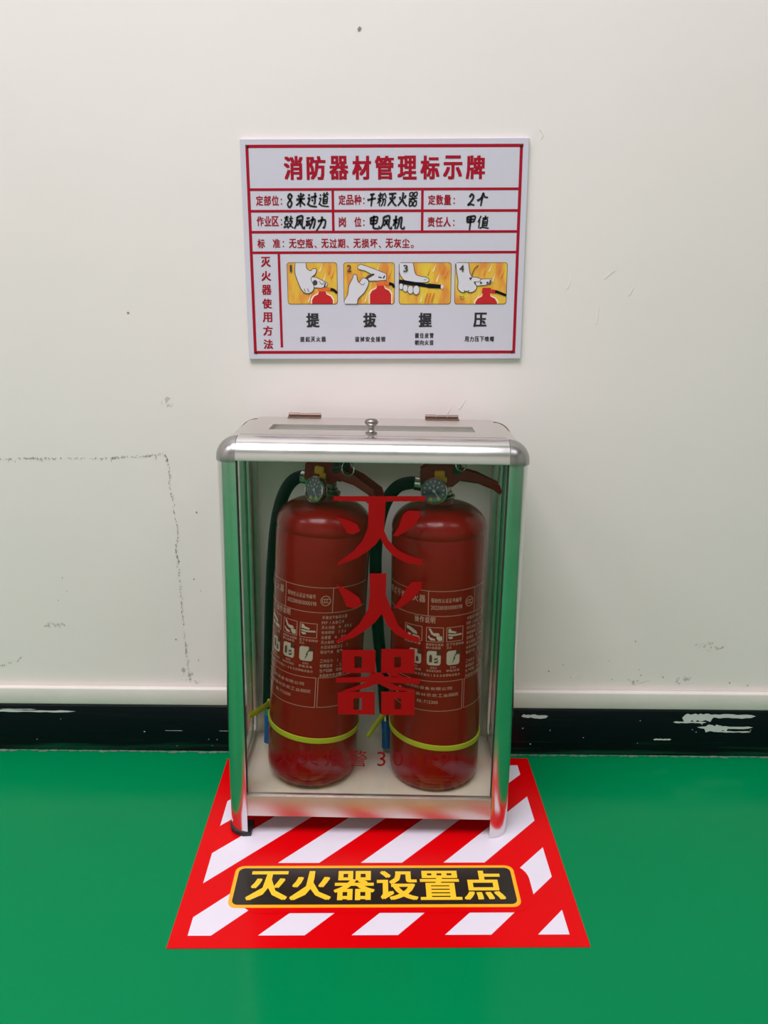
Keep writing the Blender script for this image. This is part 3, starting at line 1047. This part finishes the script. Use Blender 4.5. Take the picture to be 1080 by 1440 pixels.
# base rails, shelf, back board, glass
SHZ = 0.0545
bm = bmesh.new()
box(bm, X0 + PR, X1 - PR, YF + 0.0015, YF + 0.004, 0.0290, 0.0615, 0, 0.0009)
box(bm, X0 + PR, X1 - PR, YF + 0.004, YF + 0.0105, 0.0595, 0.0615, 0, 0.0005)
cpart('base_rail', bm, M['alu_rail'])
bm = bmesh.new()
box(bm, X0 + PR, X1 - PR, YB - 0.004, YB - 0.0015, 0.0300, 0.0655, 0, 0.0009)
cpart('base_rail', bm, M['alu_rail'])
for xs, xo in ((1, X0), (-1, X1)):
    bm = bmesh.new()
    xa, xb = sorted((xo + xs * 0.0015, xo + xs * 0.004))
    box(bm, xa, xb, YF + PR, YB - PR, 0.0300, 0.0655, 0, 0.0009)
    xa, xb = sorted((xo + xs * 0.004, xo + xs * 0.0125))
    box(bm, xa, xb, YF + PR, YB - PR, 0.0570, 0.0700, 0, 0.0009)
    cpart('base_rail', bm, M['alu_rail'])
bm = bmesh.new()
xa, xb, ya, yb, ch_ = X0 + 0.004, X1 - 0.004, YF + 0.0042, YB - 0.005, 0.020
outline = [(xa + ch_, ya), (xb - ch_, ya), (xb, ya + ch_), (xb, yb - ch_), (xb - ch_, yb), (xa + ch_, yb), (xa, yb - ch_), (xa, ya + ch_)]
prism(bm, outline, lambda x, y: (x, y, 0.0500), lambda x, y: (x, y, SHZ))
cpart('shelf', bm, M['shelf'], False)
bm = bmesh.new()
box(bm, X0 + PR - 0.006, X1 - PR + 0.006, YB - 0.009, YB - 0.006, SHZ, 0.546)
cpart('back_board', bm, M['backing'], False)
bm = bmesh.new()
box(bm, X0 + PR - 0.004, X1 - PR + 0.004, YF + 0.0052, YF + 0.0092, 0.0620, 0.541)
front = cpart('front_pane', bm, M['glass'], False)
for xs, xo in ((1, X0), (-1, X1)):
    bm = bmesh.new()
    xa, xb = sorted((xo + xs * 0.0075, xo + xs * 0.0110))
    box(bm, xa, xb, YF + PR - 0.004, YB - PR + 0.004, 0.0705, 0.534)
    cpart('side_pane', bm, M['glass'], False)
    bm = bmesh.new()
    xa, xb = sorted((xo + xs * 0.0115, xo + xs * 0.0150))
    box(bm, xa, xb, YF + PR - 0.002, YF + PR + 0.010, 0.0705, 0.534)
    box(bm, xa, xb, YB - PR - 0.012, YB - PR + 0.002, 0.0705, 0.534)
    cpart('glazing_bead', bm, M['alu'], False)

# big red characters on the front pane, drawn in mm on the pane
GYF = YF + 0.0052


def gp(d):
    return lambda x, z: (X1 + (x * 0.001 - X1) - z * 0.001 * TILT, GYF - d, z * 0.001 + (x * 0.001 - X1) * TILT)


bm = bmesh.new()
G1 = gp(0.0003)
# first character
poly(bm, [(-70.2, 491.8), (45.8, 492.7), (44.9, 486.1), (-4.6, 485.3), (-6.2, 446.9), (-0.6, 434.5), (12.4, 421.1), (30, 413), (43, 409.5), (43, 401.5), (22, 404.5), (5.1, 414.2), (-4.3, 424.8), (-11.3, 437.3), (-17.2, 428.5), (-28.3, 418.8), (-41.3, 409.9), (-65.9, 400.5), (-65.5, 403.9), (-45.0, 420.6), (-33.8, 434.2), (-26.8, 451.5), (-26.1, 481.8), (-30.2, 485.1), (-70.2, 485.6)], G1)
poly(bm, [(-66.4, 464.5), (-52.2, 460.8), (-40.5, 455.3), (-36.6, 446.7), (-44.9, 441.7), (-53.2, 443.5), (-58, 452)], G1)
poly(bm, [(17.4, 468.8), (24, 474), (38.4, 473.5), (38.5, 465.3), (30.5, 452.0), (10.4, 439.9), (4.8, 440.5), (12, 452)], G1)
cpart('red_lettering', bm, M['vinyl_red'], 'keep', front)
bm = bmesh.new()
# second character
poly(bm, [(-24.6, 389.9), (-3.1, 390.1), (-3.5, 360.0), (4.4, 340), (13.6, 318), (27.0, 306), (41, 302), (41, 294.2), (26, 297.8), (10, 305.5), (-1, 318), (-8.8, 334), (-17, 323), (-28.3, 312.0), (-45.4, 300.5), (-68.0, 292.6), (-69.3, 295.6), (-53.0, 305.8), (-37.8, 320.6), (-26.5, 341.0), (-24.4, 362)], G1)
poly(bm, [(-67.3, 374.3), (-51.7, 366.5), (-38, 356.7), (-34.4, 346.6), (-44.3, 341.5), (-54.7, 343.9), (-60, 358)], G1)
poly(bm, [(24.1, 372), (30, 379), (43.1, 379.2), (42.0, 368.3), (30.2, 354.2), (14.2, 342.5), (6.8, 342.4), (16, 356)], G1)


cpart('red_lettering', bm, M['vinyl_red'], 'keep', front)
bm = bmesh.new()


def framed(x0, x1, z0, z1, hx0, hx1, hz0, hz1):
    o = [(x0, z0), (x1, z0), (x1, z1), (x0, z1)]
    i = [(hx0, hz0), (hx1, hz0), (hx1, hz1), (hx0, hz1)]
    ring_poly(bm, o, i, G1)


framed(-61, -16.7, 249.8, 283.2, -44.5, -34.5, 257.4, 273.6)
framed(-9, 35.2, 250.3, 285.0, 8.2, 17.2, 258.6, 273.6)
framed(-67.3, -17.5, 188.6, 222.6, -46, -35.0, 195.9, 212.6)
framed(-8.7, 36.2, 188.4, 223.0, 9, 18.0, 197.4, 212.8)
poly(bm, [(-69.2, 242.8), (-26.3, 244.5), (-21.5, 250.8), (-9.0, 250.8), (-5.1, 245.3), (20.0, 244.9), (42.3, 242.6), (42.4, 234.2), (-0.1, 236.3), (18.2, 229.6), (36, 226.6), (36, 223.4), (4.8, 225.3), (-12.8, 234.7), (-26.3, 228.8), (-43.8, 223.8), (-67.1, 221.4), (-46, 229.2), (-28.2, 236.6), (-69.3, 235.2)], G1)
poly(bm, [(-2, 249), (12, 250.6), (20, 245), (6, 244)], G1)
cpart('red_lettering', bm, M['vinyl_red'], 'keep', front)
bm = bmesh.new()
G2 = gp(0.0003)
for i, ch in enumerate('火灾报警'):
    xc = -141.3 + 33.6 * i
    text(bm, ch, xc - 13, xc + 13, 109.5, 134.5, G2, 0, -0.006)
for ch, a, b in (('3', -14.5, -1.5), ('0', 8, 22), ('1', 32, 36), ('1', 52, 56), ('9', 71, 84)):
    text_nat(bm, ch, (a + b) / 2, 14, 110.5, 134, G2)
cpart('small_lettering', bm, M['vinyl_small'], 'keep', front)

# ================================================================== EXTINGUISHERS
ER = 0.0650


def extinguisher(name, label, base, rot, lean, hose_pts, noz, tie_z, tie_slope, tail, ring_pos, gauge_yaw, gauge_at):
    t = empty(name, (0, 0, 0), label, 'fire extinguisher', 'fire extinguishers in the glass cabinet')
    t.matrix_world = Matrix.Translation(base) @ Matrix.Rotation(lean, 4, 'Y')
    RZM = Matrix.Rotation(rot, 4, 'Z')

    def part(nm, bm, m, parent=t, turn=True, smooth=True, angle=40):
        if turn:
            bm.transform(RZM)
        return link(nm, bm, m, parent, smooth, angle)

    # body
    bm = bmesh.new()
    prof = [(0, 0.001), (0.040, 0.001), (0.046, -0.003), (0.055, -0.0022), (0.0605, 0.001), (0.0638, 0.0075), (ER, 0.016), (ER, 0.10), (ER, 0.20), (ER, 0.30), (ER, 0.3655), (ER - 0.0006, 0.3675), (ER - 0.0006, 0.3690), (ER, 0.3705)]
    for k in range(1, 15):
        a = PI / 2 * k / 14
        prof.append((0.019 + (ER - 0.019) * math.cos(a) ** 0.92, 0.3715 + 0.0345 * math.sin(a)))
    prof += [(0.0185, 0.4075), (0.0180, 0.413), (0, 0.413)]
    lathe(bm, prof, 96)
    body = part('body', bm, M['ext_red'], angle=60)

    # printed label, bent round the body: angle in degrees, height in m
    def cyl(d):
        return lambda a, z: ((ER + d + LIFT[0]) * math.sin(math.radians(a)), -(ER + d + LIFT[0]) * math.cos(math.radians(a)), z)

    C1, C2 = cyl(0.0003), cyl(0.0005)
    bm = bmesh.new()
    Z0 = -0.0600

    def aline(a0, a1, z, th=0.0007):
        n = max(2, int((a1 - a0) / 4))
        for i in range(n):
            p, q = a0 + (a1 - a0) * i / n, a0 + (a1 - a0) * (i + 1) / n
            poly(bm, [(p, z - th / 2), (q, z - th / 2), (q, z + th / 2), (p, z + th / 2)], C1)

    def cpoly(pts, C, mi):
        lo, hi = min(p[0] for p in pts), max(p[0] for p in pts)
        n = max(1, int((hi - lo) / 3))
        for i in range(n):
            q = clip(clip(pts, -1, 0, -(lo + (hi - lo) * i / n)), 1, 0, lo + (hi - lo) * (i + 1) / n)
            if len(q) > 2:
                poly(bm, q, C, mi)

    def zline(a, z0, z1, th=0.7):
        poly(bm, [(a - th / 2, z0), (a + th / 2, z0), (a + th / 2, z1), (a - th / 2, z1)], C1)

    def tx(s, a0, a1, z0, z1, mi=0, bold=0.012):
        text_nat.aspect = 1.0 / math.radians(1) / ER      # here x runs in degrees
        chars(bm, s, a0, a1, z0, z1, C2, mi, bold, 0.86)
        text_nat.aspect = 1.0

    zt_, zh_, zm_, zb_ = 0.3609 + Z0, 0.3259 + Z0, 0.2312 + Z0, 0.1870 + Z0
    aline(-88, 100, zt_)
    aline(-88, 100, zh_)
    zline(-14, zh_, zt_)
    zline(46, zh_, zt_)
    aline(-88, 31, zm_)
    aline(-88, 31, zb_)
    zline(30.6, zb_, zm_)
    aline(33, 100, zm_ + 0.0002)
    aline(33, 100, zb_ + 0.0002)
    zline(33.4, zb_, zm_)
    tx('手提式干粉灭火器', -86, -17, zt_ - 0.0165, zt_ - 0.0065, 0, 0.02)
    tx('强制性认证证书编号', -11, 26, zt_ - 0.0158, zt_ - 0.0098)
    tx('2022081810000198', -11, 27, zt_ - 0.0255, zt_ - 0.0195)
    # oval certification mark
    for r_o, r_i in (((6.0, 0.0072), (5.2, 0.0063)),):
        ring_poly(bm, [(37.5 + r_o[0] * math.cos(k * PI / 14), zt_ - 0.018 + r_o[1] * math.sin(k * PI / 14)) for k in range(28)],
                  [(37.5 + r_i[0] * math.cos(k * PI / 14), zt_ - 0.018 + r_i[1] * math.sin(k * PI / 14)) for k in range(28)], C1)
    for i, c_ in enumerate((34.9, 37.5, 40.1)):
        arc = [math.radians(50 + 260 * k / 8) for k in range(9)]
        stroke(bm, [(c_ + 1.7 * math.cos(a), zt_ - 0.018 + 0.0030 * math.sin(a)) for a in arc], 0.0009, lambda a, z: C2(a, z), 0, 0.0) if False else None
        text(bm, 'C', c_ - 1.7, c_ + 1.5, zt_ - 0.0212, zt_ - 0.0148, C2, 0, 0.01)
    tx('操作说明', -31, -5, 0.3157 + Z0, 0.3247 + Z0, 0, 0.02)
    # outlined pictures
    for q, (a0, a1) in enumerate(((-44, -21), (-15.5, 4.5), (8.5, 29))):
        b0, b1 = 0.2893 + Z0, 0.3097 + Z0
        aline(a0, a1, b0)
        aline(a0, a1, b1)
        zline(a0, b0, b1)
        zline(a1, b0, b1)
        wv, hv = a1 - a0, b1 - b0

        def L(pts):
            cpoly([(a0 + wv * x / 100, b0 + hv * y / 100) for x, y in pts], C2, 1)
        if q == 0:
            L([(10, 90), (40, 80), (70, 60), (75, 40), (50, 45), (30, 60), (10, 66)])
            L([(50, 35), (85, 30), (92, 10), (60, 8), (40, 15)])
            L([(20, 40), (40, 36), (30, 10), (14, 12)])
        elif q == 1:
            L([(12, 92), (24, 92), (40, 62), (72, 62), (80, 48), (50, 40), (30, 52)])
            L([(60, 44), (92, 40), (94, 10), (72, 8), (60, 26)])
            L([(14, 46), (22, 30), (50, 20), (54, 10), (26, 10), (10, 30)])
        else:
            L([(8, 64), (30, 60), (52, 56), (60, 64), (48, 70), (30, 76), (20, 92), (10, 92)])
            L([(8, 54), (40, 50), (92, 52), (92, 40), (40, 38), (8, 44)])
            L([(10, 36), (34, 34), (38, 22), (20, 18), (10, 26)])
    tx('提起灭火器', -45, -22, 0.2835 + Z0, 0.2872 + Z0)
    tx('拔掉安全插销', -16, 5, 0.2835 + Z0, 0.2872 + Z0)
    tx('朝火焰根部', -16, 2, 0.2788 + Z0, 0.2825 + Z0)
    tx('压下手把喷射', 8, 31, 0.2835 + Z0, 0.2872 + Z0)
    tx('灭火', 8.5, 15, 0.2788 + Z0, 0.2825 + Z0)
    # solid rounded squares with small symbols
    for q, (a0, a1) in enumerate(((-37.5, -21.5), (-14.5, 2.0), (9, 25.5))):
        b0, b1 = 0.2551 + Z0, 0.2759 + Z0
        pts = [(a0 + (a1 - a0) * x, b0 + (b1 - b0) * y) for x, y in rrect(0, 1, 0, 1, 0.2, 5)]
        cpoly(pts, C1, 1)
        wv, hv = a1 - a0, b1 - b0

        def D(pts, C=cyl(0.0007)):
            cpoly([(a0 + wv * x / 100, b0 + hv * y / 100) for x, y in pts], C, 2)
        D([(70, 102), (102, 102), (102, 72), (70, 72)])
        if q == 0:
            D([(22, 80), (42, 84), (46, 30), (20, 20)])
            D([(60, 50), (76, 52), (84, 20), (58, 14)])
        elif q == 1:
            D([(18, 66), (28, 78), (38, 66), (38, 22), (18, 22)])
            D([(52, 52), (64, 48), (76, 58), (78, 44), (56, 36)])
            D([(52, 26), (70, 28), (82, 40), (80, 20), (56, 16)])
        else:
            D([(66, 78), (48, 46), (56, 44), (40, 16), (46, 18), (66, 50), (57, 52), (74, 78)])
    for a0, a1, s, s2 in ((-38, -21, 'A类火', '固体物质'), (-15, 3, 'B类火', '液体或可熔化'), (8.5, 26, 'E类火', '带电设备')):
        am = (a0 + a1) / 2
        tx(s, am - 4, am + 4, 0.2500 + Z0, 0.2532 + Z0)
        tx(s2, a0, a1, 0.2452 + Z0, 0.2487 + Z0)
    tx('本产品可用于扑灭不超过1000伏带电设备火', -52, 27, 0.2385 + Z0, 0.2424 + Z0)
    tx('陕西消防设备有限公司', -50, 17, 0.2185 + Z0, 0.2230 + Z0)
    tx('县城消防器材示范工业园区', -55, 26, 0.2085 + Z0, 0.2130 + Z0)
    tx('电话029', -60, -36, 0.1985 + Z0, 0.2030 + Z0)
    tx('邮编:712300', -26, 0, 0.1980 + Z0, 0.2030 + Z0)
    rows = ('手提式干粉灭火器', 'MF/ABC4', '灭火剂量 4.0kg', '有效喷射 13s', '总重量 6.0kg', '灭火级别 2A', '水压试验压力2.1', '驱动气体 氮气', '工作压力 1.2MPa', '使用温度 -20+55', '生产日期 见瓶底', '本品每年检查一次')
    zz = 0.3215
    for i, s in enumerate(rows):
        if i == 8:
            zz -= 0.006
        n_ = len(s)
        tx(s, 34, 34 + min(46, n_ * 4.0), zz - 0.0047 + Z0, zz + Z0)
        zz -= 0.0071
    # darker ground of the lettering squares is part of the same print
    part('printed_label', bm, [M['print'], M['print_white'], M['print_dark']], body, True, 'keep')

    # valve
    bm = bmesh.new()
    lathe(bm, [(0, 0.4128), (0.0200, 0.4128), (0.0205, 0.414), (0.0205, 0.4165), (0.0165, 0.4185), (0.0165, 0.4215), (0, 0.4215)], 32)
    part('neck_collar', bm, M['brass'])
    bm = bmesh.new()
    lathe(bm, [(0, 0.4213), (0.0140, 0.4213), (0.0145, 0.4225), (0.0145, 0.434), (0.0125, 0.4365), (0.0125, 0.452), (0.008, 0.454), (0.0045, 0.455), (0.0045, 0.463), (0, 0.463)], 24)
    lathe(bm, [(0, 0), (0.0085, 0), (0.0085, 0.016), (0.007, 0.017), (0, 0.017)], 20, 0, axis_matrix((-0.006, 0.001, 0.4300), (-1, 0.06, 0)))
    part('valve_body', bm, M['brass'])
    # gauge on a stub, dial facing forward and slightly up
    gd = Vector((math.sin(gauge_yaw), -math.cos(gauge_yaw), 0.16)).normalized()
    go = gauge_at
    gc = Vector((go[0], go[1], 0.4265 + go[2]))
    GM = axis_matrix(gc, gd)
    bm = bmesh.new()
    lathe(bm, [(0, -0.022), (0.0055, -0.022), (0.0055, -0.010), (0.015, -0.0085), (0.0178, -0.006), (0.0182, 0.0), (0.0180, 0.0022), (0.0168, 0.0030), (0.0160, 0.0024), (0.0158, 0.0010), (0, 0.0010)], 40, 0, GM)
    g = part('pressure_gauge', bm, M['steel'], turn=False, angle=50)
    xax = Vector((math.cos(gauge_yaw), math.sin(gauge_yaw), 0))
    yax = gd.cross(xax)

    def dl(d):
        return lambda a, b: tuple(gc + gd * (0.0010 + d) + xax * a + yax * b)
    bm = bmesh.new()
    poly(bm, [(0.0158 * math.cos(k * PI / 18), 0.0158 * math.sin(k * PI / 18)) for k in range(36)], dl(0.0002), 0)

    def arc(a0, a1, ri, ro, mi):
        n = 8
        A = [math.radians(a0 + (a1 - a0) * k / n) for k in range(n + 1)]
        poly(bm, [(ro * math.cos(a), ro * math.sin(a)) for a in A] + [(ri * math.cos(a), ri * math.sin(a)) for a in reversed(A)], dl(0.0004), mi)
    arc(-122, -98, 0.0095, 0.0145, 1)
    arc(-94, -72, 0.0095, 0.0145, 2)
    arc(-68, -46, 0.0095, 0.0145, 1)
    for k in range(9):
        arc(-20 + 26 * k, -15 + 26 * k, 0.0115, 0.0142, 3)
    for a in (40, 90, 140):
        arc(a, a + 14, 0.0055, 0.0085, 3)
    poly(bm, [(-0.0010, 0.001), (0.0006, 0.0016), (0.0075, -0.0088), (0.0064, -0.0092)], dl(0.0007), 3)
    poly(bm, [(0.0022 * math.cos(k * PI / 6), 0.0022 * math.sin(k * PI / 6)) for k in range(12)], dl(0.0008), 3)
    link('dial', bm, [M['dial'], M['dial_y'], M['dial_g'], M['dial_w']], g, 'keep')
    # fixed carrying handle: U channel with a drooping grip
    bm = bmesh.new()
    side = [(-0.0270, 0.4330), (-0.0230, 0.4300), (0.0160, 0.4300), (0.0260, 0.4385), (0.0500, 0.4350), (0.0700, 0.4270), (0.0800, 0.4200), (0.0830, 0.4235), (0.0790, 0.4330), (0.0500, 0.4470), (0.0300, 0.4525), (0.0270, 0.4600), (-0.0160, 0.4600), (-0.0265, 0.4530)]
    for ya, yb in ((-0.0125, -0.0112), (0.0112, 0.0125)):
        prism(bm, side, lambda x, z: (x, ya, z), lambda x, z: (x, yb, z))
    web = [(0.0255, 0.4382), (0.0500, 0.4347), (0.0700, 0.4267), (0.0800, 0.4197), (0.0806, 0.4209), (0.0706, 0.4280), (0.0504, 0.4361), (0.0258, 0.4396)]
    prism(bm, web, lambda x, z: (x, -0.0125, z), lambda x, z: (x, 0.0125, z))
    prism(bm, [(-0.0275, 0.434), (-0.0262, 0.434), (-0.0256, 0.4525), (-0.0268, 0.4530)], lambda x, z: (x, -0.0125, z), lambda x, z: (x, 0.0125, z))
    for y_ in (-0.0125, 0.0125):
        lathe(bm, [(0, 0.0008), (0.0020, 0.0006), (0.0024, 0)], 12, 0, axis_matrix((-0.019, y_, 0.4385), (0, -1 if y_ < 0 else 1, 0)))
    part('carry_handle', bm, M['lever_red'], smooth=False)
    # upper squeeze lever
    bm = bmesh.new()
    side = [(-0.0215, 0.4600), (-0.0200, 0.4690), (0.0100, 0.4740), (0.0500, 0.4790), (0.0840, 0.4790), (0.0850, 0.4740), (0.0500, 0.4710), (0.0140, 0.4635), (-0.0100, 0.4540)]
    for ya, yb in ((-0.0105, -0.0093), (0.0093, 0.0105)):
        prism(bm, side, lambda x, z: (x, ya, z), lambda x, z: (x, yb, z))
    prism(bm, [(-0.0205, 0.4680), (-0.0200, 0.4692), (0.0100, 0.4742), (0.0500, 0.4792), (0.0840, 0.4792), (0.0840, 0.4780), (0.0500, 0.4779), (0.0100, 0.4729)], lambda x, z: (x, -0.0105, z), lambda x, z: (x, 0.0105, z))
    part('squeeze_lever', bm, M['lever_red'], smooth=False)
    # yellow seal on the pin and a dark hinge piece
    bm = bmesh.new()
    fs = box(bm, -0.0090, 0.0050, -0.0185, -0.0127, 0.4420, 0.4530, 0, 0.0024, 3)
    box(bm, -0.0010, 0.0080, -0.0180, -0.0127, 0.4360, 0.4450, 0, 0.0024, 3)
    part('safety_seal', bm, M['yellow_seal'])
    bm = bmesh.new()
    box(bm, 0.0165, 0.0262, -0.0140, 0.0140, 0.4470, 0.4640, 0, 0.001)
    part('hinge_block', bm, M['rubber'])
    bm = bmesh.new()
    rp = Vector(ring_pos[0])
    rn = Vector(ring_pos[1]).normalized()
    RM = axis_matrix(rp, rn)
    tube(bm, [RM @ Vector((0.0088 * math.cos(k * PI / 16), 0.0098 * math.sin(k * PI / 16), 0)) for k in range(32)], 0.0009, 8, 0, 1.0, True, rn)
    pin0 = RZM @ Vector((0.021, -0.016, 0.4535))
    tube(bm, [pin0, (pin0 + rp) * 0.5 + Vector((0, 0, 0.003)), rp + Vector((-0.0088, 0, 0.0)) * 0.9], 0.0010, 8)
    part('pin_ring', bm, M['steel'], turn=False)

    # hose with crimped ferrule and nozzle
    bm = bmesh.new()
    P = catmull(hose_pts, 12)
    tube(bm, P, 0.0088, 18)
    h = part('hose', bm, M['hose'], turn=False, angle=60)
    d0 = (P[1] - P[0]).normalized()
    bm = bmesh.new()
    lathe(bm, [(0.006, -0.006), (0.0095, -0.0055), (0.0098, -0.004), (0.0094, 0.0), (0.0098, 0.004), (0.0094, 0.008), (0.0096, 0.0125), (0.0088, 0.0130)], 22, 0, axis_matrix(P[0], d0))
    link('ferrule', bm, M['steel'], h, True)
    n0, n1 = Vector(noz[0]), Vector(noz[1])
    dn = (n1 - n0).normalized()
    ln = (n1 - n0).length
    bm = bmesh.new()
    lathe(bm, [(0, -0.004), (0.0062, -0.004), (0.0062, 0.012), (0.0045, 0.013), (0, 0.013)], 18, 0, axis_matrix(n0, dn))
    link('nozzle_collar', bm, M['steel'], h, True)
    bm = bmesh.new()
    lathe(bm, [(0, 0.011), (0.0066, 0.011), (0.0070, 0.013), (0.0066, 0.03), (0.0078, ln - 0.006), (0.0080, ln), (0.0055, ln), (0.005, ln - 0.012), (0, ln - 0.012)], 20, 0, axis_matrix(n0, dn))
    nz = link('nozzle', bm, M['blue'], h, True)
    nz['label'] = 'blue nozzle'

    # lime cable tie
    bm = bmesh.new()
    n = 96
    rr = [ER + 0.0004, ER + 0.0016]
    hw = 0.0040
    vs = []
    for k in range(n):
        a = 2 * PI * k / n
        ca, sa = math.cos(a), math.sin(a)
        zc = tie_z + tie_slope * ca * ER
        vs.append([bm.verts.new((r * ca, r * sa, zc + s)) for r, s in ((rr[0], -hw), (rr[1], -hw * .9), (rr[1], hw * .9), (rr[0], hw))])
    for k in range(n):
        a, b = vs[k], vs[(k + 1) % n]
        for j in range(4):
            bm.faces.new((a[j], a[(j + 1) % 4], b[(j + 1) % 4], b[j]))
    T = [Vector(p) for p in tail]
    hd = T[0]
    box(bm, hd.x - 0.005, hd.x + 0.005, hd.y - 0.003, hd.y + 0.003, hd.z - 0.0045, hd.z + 0.0045, 0, 0.001)
    tp = catmull(tail, 8)
    tube(bm, tp, lambda q: 0.0058 - 0.0010 * q, 8, 0, 0.3)
    tube(bm, [hd + Vector((0, -0.003, 0.002)), hd + Vector((0.001, -0.004, 0.016))], lambda q: 0.0014 - 0.0009 * q, 8)
    tie = part('cable_tie', bm, M['tie'], turn=False)
    tie['label'] = 'lime yellow cable tie'
    return t


extinguisher('fire_extinguisher', 'red fire extinguisher on the right in the cabinet, handle reaching the right post',
             (0.0685, -0.1460, 0.0592), 0.0, 0.0,
             [(-0.022, 0.002, 0.4302), (-0.040, 0.003, 0.4318), (-0.058, 0.006, 0.4250), (-0.073, 0.012, 0.4030), (-0.0825, 0.017, 0.370), (-0.0870, 0.019, 0.325), (-0.0865, 0.026, 0.265), (-0.0830, 0.036, 0.195), (-0.0765, 0.042, 0.130), (-0.0725, 0.0440, 0.066)],
             ((-0.0720, 0.0440, 0.064), (-0.0690, 0.045, 0.006)),
             0.0705, -0.085,
             [(-0.0660, 0.030, 0.0780), (-0.0760, 0.020, 0.0720), (-0.0880, 0.008, 0.0610), (-0.0975, -0.002, 0.0500)],
             ((0.026, -0.024, 0.4640), (0.5, -1, 0.2)), math.radians(-15), (-0.0095, -0.0310, 0.002))
extinguisher('fire_extinguisher', 'leaning red fire extinguisher on the left in the cabinet, gauge turned to the left',
             (-0.1125, -0.1460, 0.0637), math.radians(-27), math.radians(3.6),
             [(-0.022, 0.012, 0.4302), (-0.037, 0.018, 0.4300), (-0.051, 0.021, 0.4190), (-0.0620, 0.024, 0.395), (-0.0690, 0.025, 0.355), (-0.0725, 0.029, 0.290), (-0.0735, 0.034, 0.210), (-0.0730, 0.038, 0.130), (-0.0725, 0.0410, 0.066)],
             ((-0.0720, 0.0415, 0.064), (-0.0700, 0.043, 0.006)),
             0.0760, -0.045,
             [(-0.0670, 0.022, 0.0830), (-0.0740, 0.006, 0.0840), (-0.0830, -0.012, 0.0850), (-0.0910, -0.026, 0.0850)],
             ((0.030, -0.040, 0.4580), (-0.5, -1, 0.15)), math.radians(-44), (-0.0125, -0.0300, -0.002))
